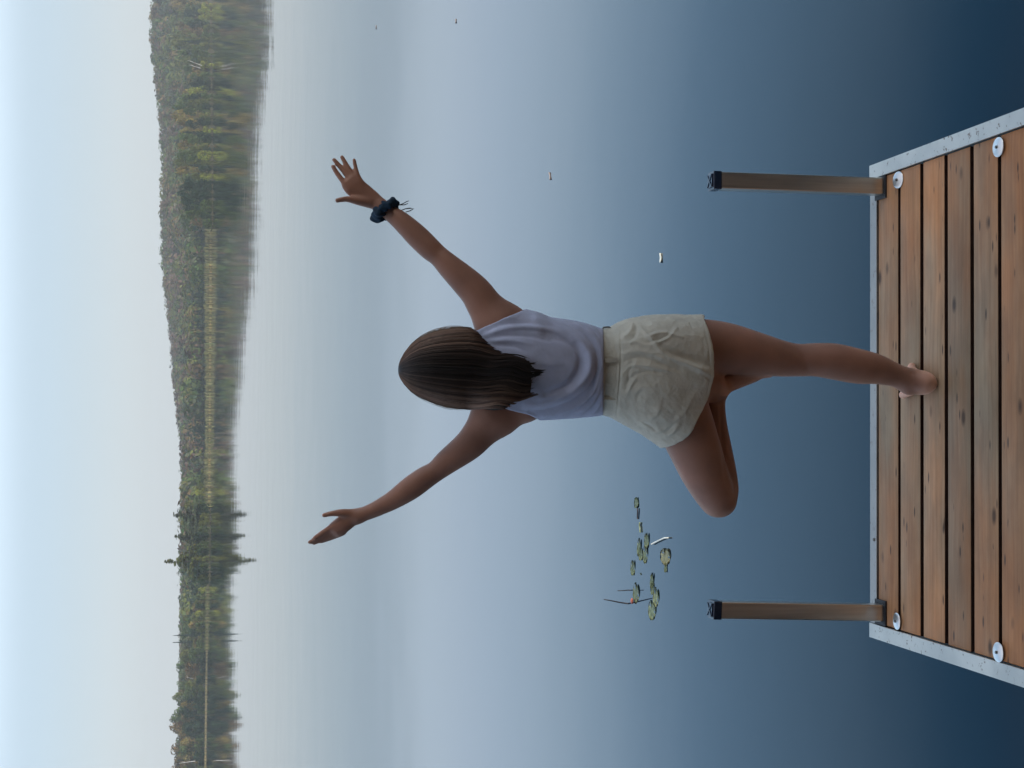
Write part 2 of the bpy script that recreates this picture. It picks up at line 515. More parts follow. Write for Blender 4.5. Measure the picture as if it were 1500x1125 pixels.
pys = np.concatenate([np.linspace(-900, -60, 18), np.linspace(-40, 1180, 245), np.linspace(1200, 2100, 18)])
V, F = [], []
offs = [-6, 0, 1.5, 4, 12, 30, 60, 120, 200, 300, 400, 500, 600, 700, 850, 1200]
for py in pys:
    D = math.hypot(*shore_pt(py).xy)
    c = col_dir(py)
    for o in offs:
        r = D + o
        jit = 0.0 if o < 4 else 0.0
        V.append((c.x * r, c.y * r, land_z(py, r, D) if o != -6 else -1.0))
m_ = len(offs)
for i in range(len(pys) - 1):
    for j in range(m_ - 1):
        F.append((i * m_ + j, i * m_ + j + 1, (i + 1) * m_ + j + 1, (i + 1) * m_ + j))
tag(link('hill', np_mesh('hill', V, F), M_land), 'low wooded hills along the far shore', None, kind='structure')

# ---- foliage builders: leaf clumps as small irregular quads
def clumps(P, size, flat=0.0, nrm=None, jit=0.55):
    """P (n,3) centres, size (n,) -> V, F (quads), random orientation; flat>0 lays them flatter"""
    n = len(P)
    a = rng.normal(size=(n, 3)); a[:, 2] *= (1 - flat)
    if nrm is not None:      # leaf clumps face outwards from their bough, roughly
        nn = nrm / np.maximum(np.linalg.norm(nrm, axis=1), 1e-6)[:, None] + rng.normal(0, jit, (n, 3))
        nn /= np.linalg.norm(nn, axis=1)[:, None]
        a = np.cross(nn, rng.normal(size=(n, 3)))
        a /= np.linalg.norm(a, axis=1)[:, None]
        b = np.cross(nn, a)
        s = size[:, None]
        q = [P + a * s * rng.uniform(.6, 1.2, (n, 1)), P + b * s * rng.uniform(.5, 1.0, (n, 1)),
             P - a * s * rng.uniform(.6, 1.2, (n, 1)), P - b * s * rng.uniform(.5, 1.0, (n, 1))]
        return np.stack(q, 1).reshape(-1, 3), np.arange(4 * n).reshape(n, 4)
    a /= np.linalg.norm(a, axis=1)[:, None]
    b = rng.normal(size=(n, 3)); b[:, 2] *= (1 - flat)
    b -= (b * a).sum(1)[:, None] * a
    b /= np.linalg.norm(b, axis=1)[:, None]
    s = size[:, None]
    q = [P + a * s * rng.uniform(.6, 1.2, (n, 1)), P + b * s * rng.uniform(.4, .9, (n, 1)),
         P - a * s * rng.uniform(.6, 1.2, (n, 1)), P - b * s * rng.uniform(.4, .9, (n, 1))]
    V = np.stack(q, 1).reshape(-1, 3)
    F = np.arange(4 * n).reshape(n, 4)
    return V, F

def tint_var(base, n, spread=0.25):
    base = np.array(base)
    v = rng.normal(1.0, spread, (n, 1)).clip(0.45, 1.8)
    c = base * v * (1 + rng.normal(0, 0.08, (n, 3)))
    return np.repeat(c.clip(0.004, 0.8), 4, axis=0)

def round_crown(h, w, n, base, lobes=9, low=0.12):
    """points of a broadleaf crown standing on z=0, height h, half width w"""
    L = []
    for i in range(lobes):
        z = h * (low + 0.75 * (i + rng.uniform(0, 1)) / lobes)
        env = math.sin(math.pi * min(max((z / h - low * 0.4) / 1.10, 0.05), 0.97)) ** 0.5
        an = rng.uniform(0, 2 * math.pi)
        r = w * env * rng.uniform(0.25, 0.7)
        L.append((r * math.cos(an), r * math.sin(an), z, w * rng.uniform(0.34, 0.56) * (0.6 + 0.4 * env)))
    L.append((0, 0, h * 0.86, w * 0.36)); L.append((w * .3, w * .1, h * 0.76, w * 0.42)); L.append((-w * .32, -w * .1, h * 0.74, w * 0.4))
    L = np.array(L)
    k = rng.integers(0, len(L), n)
    d = rng.normal(size=(n, 3)); d /= np.linalg.norm(d, axis=1)[:, None]
    d *= rng.uniform(0.82, 1.04, (n, 1))
    P = L[k, :3] + d * L[k, 3:4] * np.array([1, 1, 0.85])
    P[:, 2] = P[:, 2].clip(0.02 * h, h)
    Vv, Ff = clumps(P, rng.uniform(0.5, 1.1, n) * w * 0.115, nrm=d, jit=0.28)
    lobet = rng.normal(1, 0.28, len(L)).clip(.5, 1.6)[k][:, None]
    c = tint_var(base, n, 0.10) * np.repeat(lobet, 4, axis=0)
    return Vv, Ff, c.clip(0.003, 0.9)

def cone_crown(h, w, n, base, low=0.06, tiers=14, ragged=0.3):
    t = rng.uniform(0, 1, n) ** 0.75
    tier = np.floor(t * tiers)
    tr = rng.uniform(1 - ragged, 1 + ragged, (tiers + 1, 7))
    an = rng.uniform(0, 2 * math.pi, n)
    br = tr[tier.astype(int), (an / (2 * math.pi) * 7).astype(int) % 7]
    z01 = 1 - t
    rmax = w * t * br
    rr = rmax * np.sqrt(rng.uniform(0.05, 1, n))
    z = h * (low + (1 - low) * z01) - rr * 0.25 + (h / tiers) * 0.25 * rng.normal(size=n)
    P = np.stack([rr * np.cos(an), rr * np.sin(an), z.clip(0.01 * h, h)], 1)
    Vv, Ff = clumps(P, rng.uniform(0.5, 1.1, n) * (w * 0.12 + 0.05 * h / 6), flat=0.4)
    return Vv, Ff, tint_var(base, n, 0.2)

def pine_crown(h, w, n, base, low=0.25):
    """tall white pine: separate layered branches with gaps between"""
    Ps, Ss = [], []
    z = h * low
    while z < h * 0.99:
        t = (z / h - low) / (1 - low)
        env = (1 - t) ** 0.8 * (0.55 + 0.45 * math.sin(math.pi * min(t * 1.3 + 0.25, 1)))
        for k in range(rng.integers(2, 5)):
            an = rng.uniform(0, 2 * math.pi)
            ln = w * max(env, 0.10) * rng.uniform(0.55, 1.25)
            m = max(6, int(n * ln / (w * 26)))
            s = np.sqrt(rng.uniform(0.02, 1, m))
            sp = 0.25 * ln * s + 0.05 * w
            P = np.stack([np.cos(an) * ln * s + rng.normal(size=m) * sp * 0.5, np.sin(an) * ln * s + rng.normal(size=m) * sp * 0.5,
                          z + s * ln * 0.28 + rng.normal(size=m) * h * 0.008], 1)
            Ps.append(P); Ss.append(rng.uniform(0.5, 1, m) * w * 0.085)
        z += h * rng.uniform(0.025, 0.06)
    P = np.concatenate(Ps); S = np.concatenate(Ss)
    Vv, Ff = clumps(P, S * 1.7, flat=0.5)
    return Vv, Ff, tint_var(base, len(P), 0.2)

def trunk_mesh(h, r, lean=0.02, limbs=5, w=2.0):
    paths = [[(Vector((lean * h * (i / 5) ** 2, 0, h * 0.93 * i / 5 - 0.3 * (i == 0))), r * (1 - 0.85 * i / 5)) for i in range(6)]]
    for k in range(limbs):
        z0 = h * (0.25 + 0.55 * k / max(limbs, 1)); an = k * 2.4
        d = Vector((math.cos(an), math.sin(an), 0.6))
        paths.append([(Vector((lean * h * (z0 / h) ** 2, 0, z0)), r * 0.4), (Vector((0, 0, z0)) + d * w * 0.55, r * 0.12)])
    Vv, Ff = tube_mesh(paths, 6)
    return mixed_mesh('trunk', Vv, Ff)

GREENS = {
    'olive': (0.130, 0.145, 0.042), 'mid': (0.085, 0.120, 0.040), 'dark': (0.034, 0.060, 0.030), 'yellow': (0.25, 0.27, 0.050),
    'brown': (0.165, 0.120, 0.055), 'spruce': (0.036, 0.062, 0.040), 'gold': (0.22, 0.175, 0.055), 'grey': (0.120, 0.140, 0.080)}

protos = {}
def proto(kind, tintname, var=0):
    """unit-height tree data: (crown mesh, trunk mesh) for height 10, half width 3.6"""
    key = (kind, tintname, var)
    if key not in protos:
        base = GREENS[tintname]
        if kind == 'round': v, f, c = round_crown(10, 3.4, 900, base)
        elif kind == 'bush': v, f, c = round_crown(10, 6.0, 700, base, lobes=8, low=0.05)
        elif kind == 'spruce': v, f, c = cone_crown(10, 2.2, 800, base)
        else: v, f, c = pine_crown(10, 2.3, 2600, base)
        cm = np_mesh('crown', v, f, smooth=False, col=c)
        cm.materials.append(M_leaf)
        tm = trunk_mesh(10, 0.22 if kind != 'pine' else 0.14, 0.02, 4, 2.0)
        tm.materials.append(M_bark)
        protos[key] = (cm, tm)
    return protos[key]

TREE_NAME = {'round': 'broadleaf_tree', 'bush': 'shoreline_bush', 'spruce': 'spruce_tree', 'pine': 'pine_tree'}
CATS = {'round': 'tree', 'bush': 'bush', 'spruce': 'tree', 'pine': 'tree'}
TWORD = {'olive': 'olive green', 'mid': 'mid green', 'dark': 'dark green', 'yellow': 'bright yellow-green', 'brown': 'brownish', 'spruce': 'dark blue-green',
         'gold': 'golden', 'grey': 'grey-green'}
KWORD = {'round': 'broadleaf tree', 'bush': 'low bush', 'spruce': 'pointed spruce', 'pine': 'tall pine'}
tree_count = 0
TREES = []
def place_tree(kind, tint, py, px_top, back, hw_px, place, group, label=None, var=None):
    """a tree 'back' metres behind the waterline whose tip is seen at (px_top, py)"""
    global tree_count
    tree_count += 1
    D = math.hypot(*shore_pt(py).xy)
    r = D + back
    c = col_dir(py)
    z0 = max(land_z(py, r, D), 0.05) - 0.05
    h = at_range(px_top, py, r) - z0
    w = hw_px * r / FOC
    var = (tree_count % 3) if var is None else var
    cm, tm = proto(kind, tint, var)
    base_w = {'round': 3.4, 'bush': 6.0, 'spruce': 2.2, 'pine': 2.3}[kind]
    e = empty(TREE_NAME[kind], (c.x * r, c.y * r, z0), label or f"{TWORD[tint]} {KWORD[kind]} {place}", CATS[kind], group, rz=rng.uniform(0, 6.28))
    TREES.append((py, e))
    e.scale = (w / base_w, w / base_w, h / 10)
    for nm, me in (('crown', cm), ('trunk', tm)):
        o = bpy.data.objects.new(nm, me)
        COL.objects.link(o)
        o.parent = e
    return e

def pick(opts):
    return opts[int(rng.integers(0, len(opts)))]

# right-hand wood (top of the photograph, rows 0..335)
TOP_R = [(-120, 250), (0, 250), (20, 256), (40, 262), (60, 250), (90, 262), (120, 268), (135, 262), (150, 251), (170, 248), (200, 258), (220, 255), (240, 253),
         (262, 266), (275, 262), (292, 257), (308, 262), (322, 275), (331, 292)]
gR = 'trees of the wood along the top of the photo'
where_r = 'in the shoreline wood, upper part'
for py in np.arange(-60, 318, 11.5):
    p = py + rng.uniform(-3, 3)
    place_tree('round', pick(['olive', 'mid', 'brown', 'grey', 'olive', 'gold'] if p < 262 else ['dark', 'mid', 'dark']), p, interp(p, TOP_R) + rng.uniform(-4, 6), 34 + rng.uniform(-5, 8), rng.uniform(8, 12),
               where_r + ', rear row', gR)
for py in np.arange(-55, 325, 13):
    p = py + rng.uniform(-3, 3)
    k = 'spruce' if rng.uniform() < (0.2 if p < 262 else 0.45) else 'round'
    place_tree(k, pick(['mid', 'dark', 'olive', 'brown', 'dark'] if p < 262 else ['dark']) if k == 'round' else 'spruce', p, interp(p, TOP_R) + rng.uniform(10, 22), 17 + rng.uniform(-4, 5),
               rng.uniform(7, 11) if k == 'round' else rng.uniform(5, 7), where_r + ', middle row', gR)
for py in np.arange(-52, 332, 10):
    p = py + rng.uniform(-3, 3)
    place_tree('bush', pick(['mid', 'dark', 'olive', 'olive', 'yellow'] if p < 262 else ['dark', 'dark', 'mid']), p, rng.uniform(287, 298), 1.5 + rng.uniform(-1, 2),
               rng.uniform(5.5, 9), 'at the water edge at the top of the photo', 'bushes along the water edge at the top of the photo')
place_tree('round', 'yellow', 134, 273, 10, 9, '', None, 'bright yellow-green tree standing out in the wood at the top of the photo')
place_tree('round', 'dark', 268, 268, 9, 10, '', None, 'very dark green tree just before the end of the upper wooded point')
place_tree('round', 'olive', 258, 280, 7, 6, '', None, 'small olive tree leaning over the water near the upper point')
place_tree('round', 'dark', 290, 262, 8, 12, '', None, 'broad dark green tree on the tip of the upper wooded point')
place_tree('round', 'mid', 315, 270, 7, 9, '', None, 'last mid green tree at the end of the upper wooded point')

# left spit (rows 738..857) with its tall pines
gS = 'trees on the wooded spit below the left hand'
place_tree('pine', 'grey', 754, 254, 10, 24, '', None, 'tall grey-green pine on the spit, uppermost in the photo of the three', var=0)
place_tree('pine', 'grey', 786, 254, 8, 20, '', None, 'middle one of three tall pines rising above the spit', var=1)
place_tree('pine', 'olive', 822, 241.5, 7, 21, '', None, 'tallest and most ragged pine on the spit, lowest of the three in the photo', var=2)
for py in np.arange(742, 856, 9.5):
    p = py + rng.uniform(-2, 2)
    place_tree('round', pick(['mid', 'olive', 'dark', 'grey']), p, rng.uniform(267, 281), 16 + rng.uniform(-4, 5), rng.uniform(7, 10), 'on the wooded spit under the three pines', gS)
for py in np.arange(742, 857, 8.5):
    p = min(py + rng.uniform(-2, 2), 852)
    place_tree('bush', pick(['dark', 'mid', 'olive']), p, rng.uniform(283, 293), 5 + rng.uniform(-1, 2), rng.uniform(5, 8), 'on the spit by the water under the three pines',
               'bushes on the spit under the pines')
place_tree('round', 'dark', 838, 283, 4, 11, '', None, 'dark round tree overhanging the water at the lower tip of the spit')
for py, t in ((707, 266), (716, 270), (726, 269), (734, 272), (697, 273)):
    place_tree('spruce', 'spruce', py, t, 150, 5, '', 'small spruces on the skyline above the spit', 'small pointed spruce on the skyline beside the uppermost spit pine')
for py in np.arange(690, 742, 8):
    place_tree('round', pick(['yellow', 'olive', 'mid']), py, interp(py, [(680, 296), (715, 286), (742, 280)]), 8, 7, 'sloping down from the spit to the reeds', 'trees sloping from the spit to the reeds')

# left shore (rows 858..1125)
TOP_L = [(858, 271), (880, 269), (900, 268), (915, 263), (928, 266), (950, 264), (970, 259), (1000, 258), (1020, 253), (1040, 251), (1058, 245), (1075, 252), (1090, 251),
         (1105, 247), (1125, 250), (1200, 248)]
gL = 'trees of the wood along the lower left of the photo'
where_l = 'in the shoreline wood, lower part'
for py in np.arange(862, 1190, 11):
    p = py + rng.uniform(-5, 5)
    far = interp(p, [(858, 120), (960, 60), (1125, 40)])
    place_tree('round', pick(['mid', 'grey', 'dark', 'olive', 'brown', 'mid']), p, interp(p, TOP_L) + rng.uniform(-3, 8), far + rng.uniform(-5, 8), rng.uniform(10, 16), where_l + ', rear row', gL)
for py in np.arange(864, 1190, 10.5):
    p = py + rng.uniform(-4, 4)
    k = 'spruce' if rng.uniform() < 0.12 else 'round'
    place_tree(k, pick(['mid', 'dark', 'olive', 'brown', 'gold']) if k == 'round' else 'spruce', p, interp(p, TOP_L) + rng.uniform(10, 20), 22 + rng.uniform(-5, 8),
               rng.uniform(8, 13) if k == 'round' else 5, where_l + ', front row', gL)
for py in np.arange(864, 1190, 8.5):
    p = py + rng.uniform(-2, 2)
    place_tree('bush', pick(['dark', 'mid', 'olive', 'gold', 'yellow'] if p < 960 else ['dark', 'mid', 'dark']), p, rng.uniform(283, 293), 6 + rng.uniform(-1, 3), rng.uniform(5, 8),
               'at the water edge at the bottom of the photo', 'bushes along the water edge at the bottom of the photo')
for py, t, i in ((930, 254, 'upper'), (940, 253, 'lower')):
    place_tree('spruce', 'spruce', py, t, 60, 4.2, '', None, f'{i} of two sharp spruce tips above the bottom wood')
for py, t in ((977, 257), (841, 264), (893, 265)):
    place_tree('spruce', 'spruce', py, t, 80, 3.5, '', None, {977: 'thin spruce tip over the middle of the bottom wood', 841: 'thin spruce just below the tallest pine',
               893: 'thin spruce left of the start of the bottom wood'}[py])

# dark spruces behind the marsh (rows 337..735)
for py in np.arange(338, 700, 6.5):
    p = py + rng.uniform(-2, 2)
    place_tree('spruce', 'spruce', p, rng.uniform(279, 288), 110 + rng.uniform(-25, 30), rng.uniform(4, 6.5), 'in the dark belt behind the yellow reeds', 'spruces in the belt behind the reeds')
place_tree('round', 'dark', 446, 247, 580, 6, '', None, 'lone round tree standing above the hill skyline over the reeds')

ORD = ['first', 'second', 'third', 'fourth', 'fifth', 'sixth', 'seventh', 'eighth', 'ninth', 'tenth', 'eleventh', 'twelfth', 'thirteenth', 'fourteenth',
       'fifteenth', 'sixteenth', 'seventeenth', 'eighteenth', 'nineteenth', 'twentieth', 'twenty-first', 'twenty-second', 'twenty-third', 'twenty-fourth',
       'twenty-fifth', 'twenty-sixth', 'twenty-seventh', 'twenty-eighth', 'twenty-ninth', 'thirtieth']
bylab = {}
for py, e in sorted(TREES, key=lambda t: t[0]):
    if py < -8 or py > 1133:
        e['label'] = e['label'].split(' in the ')[0].split(' at the ')[0] + (' beyond the top edge of the photo' if py < 0 else ' beyond the bottom edge of the photo')
    elif 'dark belt' not in e['label']:
        bylab.setdefault(e['label'], []).append(e)
for lab, es in bylab.items():
    if len(es) > 1:
        for i, e in enumerate(es):
            e['label'] = ORD[i] + ' ' + lab.replace(' in the ', ' down the photo in the ', 1) if i < len(ORD) else lab

# ---- the wooded hill: too many trees to count
Vs, Fs, Cs, nv = [], [], [], 0
N = 4700
for i in range(N):
    py = rng.uniform(-150, 1280)
    D = math.hypot(*shore_pt(py).xy)
    s = rng.uniform(0, 1) ** 0.85
    r = D + 75 + s * (1190 - D - 75)
    c = col_dir(py)
    z0 = land_z(py, r, D)
    con = rng.uniform() < (0.25 + 0.25 * (s < 0.3))
    n = 58
    h = rng.uniform(7, 12)
    w = h * (0.42 if not con else 0.26)
    if con:
        t = rng.uniform(0, 1, n) ** 0.6; an = rng.uniform(0, 6.28, n)
        P = np.stack([w * t * np.cos(an), w * t * np.sin(an), h * (1.02 - t)], 1)
        base = GREENS[pick(['spruce', 'dark', 'spruce', 'mid'])]
    else:
        d = rng.normal(size=(n, 3)); d /= np.linalg.norm(d, axis=1)[:, None]
        P = d * np.array([w, w, h * 0.42]) * rng.uniform(0.7, 1.05, (n, 1)) + np.array([0, 0, h * 0.56])
        pr_red = interp(py, [(0, 0.1), (350, 0.3), (520, 0.5), (640, 0.6), (760, 0.3), (1100, 0.1)])
        base = (0.15, 0.105, 0.075) if (rng.uniform() < pr_red * (0.4 + s)) else GREENS[pick(['olive', 'mid', 'grey', 'brown', 'olive'])]
    v, f = clumps(P, rng.uniform(0.6, 1.0, n) * w * 0.32, nrm=P - np.array([0, 0, h * 0.45]), jit=0.2)
    v = v + np.array([c.x * r, c.y * r, z0])
    k = rng.uniform(0.7, 1.25)
    Vs.append(v); Fs.append(f + nv); Cs.append(tint_var(np.array(base) * k, n, 0.10)); nv += len(v)
me = np_mesh('forest', np.concatenate(Vs), np.concatenate(Fs), smooth=False, col=np.concatenate(Cs))
tag(link('forest', me, M_leaf), 'mixed forest covering the hazy hill behind the shore', 'forest', kind='stuff')

# ---- reeds along the shore
def reeds(py0, py1, n, depth, hmin, hmax, base, wid=0.16):
    py = rng.uniform(py0, py1, n)
    V = np.zeros((n, 4, 3)); 
    for i in range(n):
        sp = shore_pt(py[i]); c = col_dir(py[i])
        o = rng.uniform(-0.5, depth)
        x, y = sp.x + c.x * o, sp.y + c.y * o
        h = hmin + (hmax - hmin) * rng.uniform(0.15, 1.1) ** 2.2 * float(np.interp(py[i], [336, 450, 560, 640, 700, 742], [1, .9, .6, .45, .7, .5])) * (0.85 + 0.15 * math.sin(py[i] * 0.9 + 2 * math.sin(py[i] * 0.37)))
        a = rng.uniform(0, 3.14); dx, dy = math.cos(a) * wid * 0.5, math.sin(a) * wid * 0.5
        lx, ly = rng.normal(0, 0.12 * h, 2)
        z0 = min(max(o, 0) / 4, 1) * 0.15 - 0.05
        V[i] = [(x - dx, y - dy, z0), (x + dx, y + dy, z0), (x + lx + dx * 0.2, y + ly + dy * 0.2, z0 + h), (x + lx - dx * 0.2, y + ly - dy * 0.2, z0 + h)]
    patchy = 1 + 0.12 * np.sin(py * 0.31) * np.sin(py * 0.083 + 1) + 0.15 * np.sin(py * 1.3)
    return V.reshape(-1, 3), np.arange(4 * n).reshape(n, 4), tint_var(base, n, 0.22) * np.repeat(patchy, 4)[:, None]
Vs, Fs, Cs, nv = [], [], [], 0
for a in ((336, 742, 5200, 3, 0.25, 0.8, (0.36, 0.30, 0.14), 0.30), (336, 742, 7500, 22, 0.6, 2.6, (0.19, 0.18, 0.085), 0.5), (858, 1180, 3500, 5, 0.2, 0.6, (0.30, 0.25, 0.13), 0.30), (860, 955, 1300, 9, 0.3, 1.7, (0.20, 0.20, 0.08), 0.34),
          (-100, 335, 900, 1.5, 0.1, 0.5, (0.13, 0.11, 0.07), 0.25), (742, 856, 250, 1.5, 0.1, 0.4, (0.10, 0.09, 0.06), 0.25)):
    v, f, c = reeds(*a)
    Vs.append(v); Fs.append(f + nv); Cs.append(c); nv += len(v)
me = np_mesh('reeds', np.concatenate(Vs), np.concatenate(Fs), smooth=False, col=np.concatenate(Cs))
tag(link('reeds', me, M_reed), 'yellow-green reeds and sedge along the far waterline', 'reeds', kind='stuff')

# pale dead trunks in the upper wood, two on the bottom wood
def dead_trunk(px0, py0, px1, py1, back, label):
    D = math.hypot(*shore_pt(py0).xy); r = D + back
    d0 = ray(px0, py0); d1 = ray(px1, py1)
    a = CAM + d0 * (r / math.hypot(d0.x, d0.y)); b = CAM + d1 * (r / math.hypot(d1.x, d1.y))
    v, f = tube_mesh([[(a, 0.16), (a.lerp(b, 0.5) + Vector((0, 0, 0.1)), 0.12), (b, 0.05)], [(a.lerp(b, 0.6), 0.05), (a.lerp(b, 0.8) + Vector((0.8, 0, 0.6)), 0.02)]], 6)
    me = mixed_mesh('dead_trunk', v, f)
    o = link('dead_trunk', me, M_birch)
    tag(o, label, 'dead trunk')
dead_trunk(296, 96, 274, 88, 1.5, 'pale bare trunk leaning in the upper wood, higher of the two in the photo')
dead_trunk(294, 100, 277, 95, 1.5, 'pale bare trunk leaning in the upper wood, lower of the two in the photo')
dead_trunk(283, 994, 273, 992, 14, 'white bare trunk in the wood near the bottom of the photo')
dead_trunk(286, 1115, 262, 1118, 14, 'long pale trunk in the wood by the bottom edge of the photo')
for yy in (303.0, ):
    pass

# ------------------------------------------------------------------ unseen wooded home shore behind the camera, its trees put in to shade the dock
V, F = [], []
for j, y in enumerate((-2.5, -4, -7, -14, -30, -80)):
    for i in range(25):
        x = -90 + i * 7.5
        yy = y - 0.004 * x * x
        V.append((x, yy + 0.5 * math.sin(x * 0.7 + j), (-0.6, 0.35, 0.9, 4.0, 11.0, 26.0)[j] + (0.15 * math.sin(x * 1.3 + j * 2) if j > 0 else 0)))
for j in range(5):
    for i in range(24):
        a = j * 25 + i
        F.append((a, a + 1, a + 26, a + 25))
tag(link('home_shore', np_mesh('home_shore', V, F), M_land), 'rising bank at the landward end of the dock', None, kind='structure')
Vs, Fs, Cs, nv = [], [], [], 0
for i in range(64):
    x = -80 + i * 2.5 + rng.uniform(-1, 1)
    y = -9 - 0.004 * x * x - rng.uniform(0, 9)
    h = rng.uniform(15, 21)
    v, f, c = round_crown(h, 4.4, 760, GREENS[pick(['dark', 'mid', 'olive'])], lobes=10, low=0.03)
    ctr = v.reshape(-1, 4, 3).mean(1, keepdims=True)
    v = (ctr + (v.reshape(-1, 4, 3) - ctr) * 2.3).reshape(-1, 3)  # leaf clumps enlarged so the crowns shut out the low sun
    v += np.array([x, y, 1.0])
    Vs.append(v); Fs.append(f + nv); Cs.append(c); nv += len(v)
me = np_mesh('woodland', np.concatenate(Vs), np.concatenate(Fs), smooth=False, col=np.concatenate(Cs))
tag(link('woodland', me, M_leaf), 'dense unseen woodland on the bank behind the dock, shading it', 'forest', kind='stuff')

# ------------------------------------------------------------------ dock
CR = ground(1276, 243, DECK); CL = ground(1276, 933, DECK)
e1 = (CR - CL).normalized()                    # to the right
BR = ground(1500, 163, DECK); BL = ground(1500, 1008, DECK)
e2 = (((BR - CR).normalized() + (BL - CL).normalized()) / 2).normalized()   # towards the camera
e2 = (e2 - e1 * e2.dot(e1)).normalized()
ez = Vector((0, 0, 1))
Wd = (CR - CL).length
ctr = (CR + CL) / 2
print('dock width', Wd, 'front', ctr, 'e1', e1, 'e2', e2)
print('side slack', (BR - CR).dot(e1), (BL - CL).dot(e1))
dock = empty('dock', (ctr.x, ctr.y, 0), 'wooden plank dock with silver metal edging reaching out over the lake', 'dock')
def D_(a, b, z): return ctr + e1 * a + e2 * b + ez * (z - DECK)   # a across, b from the front edge towards shore
RW = 0.048                                     # rail flange
LEN = 7.6
hw = Wd / 2
# side rails and front rail as L-angles
for s in (-1, 1):
    bm = bmesh.new()
    add_box(bm, D_(s * (hw - RW / 2), LEN / 2, DECK + 0.003), e1, e2, ez, RW / 2, LEN / 2, 0.004, 0.0015)
    add_box(bm, D_(s * (hw - 0.004), LEN / 2, DECK - 0.083), e1, e2, ez, 0.003, LEN / 2 - 0.002, 0.078, 0.001)
    link('side_rail', bm_mesh('side_rail', bm), M_rail, dock)
bm = bmesh.new()
add_box(bm, D_(0, RW / 2, DECK + 0.000), e1, e2, ez, hw - RW - 0.002, RW / 2, 0.004, 0.0015)
add_box(bm, D_(0, 0.004, DECK - 0.083), e1, e2, ez, hw - 0.008, 0.003, 0.075, 0.001)
link('front_rail', bm_mesh('front_rail', bm), M_rail_front, dock)
# joists under the boards
for a in (-0.45, 0.0, 0.45):
    bm = bmesh.new()
    add_box(bm, D_(a, LEN / 2, DECK - 0.10), e1, e2, ez, 0.02, LEN / 2 - 0.01, 0.055, 0.002)
    link('joist', bm_mesh('joist', bm), M_wood, dock)
# boards: seams measured on the photograph
seams = [1286, 1316.3, 1349.5, 1385.3, 1423, 1464.2]
bs = [(ground(v, 588, DECK) - ctr).dot(e2) for v in seams]
pitch_b = (bs[-1] - bs[0]) / 5
print('board pitch', pitch_b, np.diff(bs), 'first', bs[0])
GAP = 0.018
blen = Wd - 2 * RW - 0.006
notch = 0.066
first = None
nb = int((LEN - bs[0]) / pitch_b)
for i in range(nb):
    b0 = bs[0] + i * pitch_b + (0.002 if i == 0 else GAP / 2)
    b1 = bs[0] + (i + 1) * pitch_b - GAP / 2
    g = rng.uniform(-0.0015, 0.0015)
    L = blen / 2 - (0.0 if i else 0.0)
    if i == 0 or first is None or i == 1:
        bm = bmesh.new()
        if i == 0:   # cut short by the posts' sleeves at the front half: three pieces meeting end to end
            add_box(bm, Vector((0, 0, 0)), Vector((1, 0, 0)), Vector((0, 1, 0)), ez, L, (b1 - b0) / 2, 0.0185, 0.0032, 2)
        else:
            add_box(bm, Vector((0, 0, 0)), Vector((1, 0, 0)), Vector((0, 1, 0)), ez, L, (b1 - b0) / 2, 0.0185, 0.0032, 2)
        me = bm_mesh('deck_board', bm, True)
        bo = link('deck_board', me, M_wood, dock, keep=False)
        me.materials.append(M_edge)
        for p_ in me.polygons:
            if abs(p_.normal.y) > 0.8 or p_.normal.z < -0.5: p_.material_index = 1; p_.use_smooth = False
        if i == 1: first = bo
    else:
        bo = first.copy(); COL.objects.link(bo); bo.parent = dock
    p = D_(rng.uniform(-0.001, 0.001), (b0 + b1) / 2 + g, DECK - 0.0185 + rng.uniform(-0.0012, 0.0006)) - dock.location
    bo.location = p
    bo.rotation_euler = (0, 0, math.atan2(e1.y, e1.x) + rng.uniform(-0.0006, 0.0006))
    bo['oil'] = 0.0 if i < 5 else float(rng.uniform(0.35, 0.8))

# posts with caps and black sleeves
for (bx, by, tx, ty, side) in ((1296.5, 272, 1045, 263.2, 1), (1296.5, 898.5, 1045, 894.3, -1)):
    B = ground(bx, by, DECK)
    T = atY(tx, ty, B.y + 0.0)
    ax = (T - B)
    zdir = ax.normalized()
    yd = (e2 * -1 - zdir * (e2 * -1).dot(zdir)).normalized()     # away from the camera
    xd = yd.cross(zdir).normalized()
    S = 0.0272
    off = yd * S
    bm = bmesh.new()
    lo = B + off - zdir * 1.3; hi = T + off - zdir * 0.004
    add_box(bm, (lo + hi) / 2, xd, yd, zdir, S, S, (hi - lo).length / 2, 0.004, 3)
    po = link('post', bm_mesh('post', bm, False), M_post, dock)
    bm = bmesh.new()
    add_box(bm, T + off - zdir * 0.015, xd, yd, zdir, S + 0.002, S + 0.002, 0.014, 0.003, 3)
    add_box(bm, T + off + zdir * 0.0012, xd, yd, zdir, S * 0.8, S * 0.8, 0.002, 0.0015, 2)
    d1 = (xd + yd).normalized(); d2 = (xd - yd).normalized()
    for d in (d1, d2):
        add_box(bm, T + off + zdir * 0.004, d, d.cross(zdir), zdir, S * 1.0, 0.002, 0.0016)
    link('post_cap', bm_mesh('post_cap', bm, False), M_cap, po)
    bm = bmesh.new()
    c0 = B + off
    so = S + 0.008
    cen = Vector((c0.x, c0.y, DECK + 0.002))
    # black sleeve: four strips round the post
    for (dx, dy, lx, ly) in ((0, 1, so, 0.0035), (0, -1, so, 0.0035), (1, 0, 0.0035, so - 0.008), (-1, 0, 0.0035, so - 0.008)):
        add_box(bm, cen + e1 * dx * (S + 0.0048) - e2 * dy * (S + 0.0048) - ez * (0.006), e1, e2, ez, lx, ly, 0.010, 0.001)
    add_box(bm, cen + e1 * (-side) * 0.0 + ez * (-0.0005), e1, e2, ez, so + 0.006, so + 0.004, 0.0035, 0.001)
    link('post_sleeve', bm_mesh('post_sleeve', bm), M_rubber, dock)

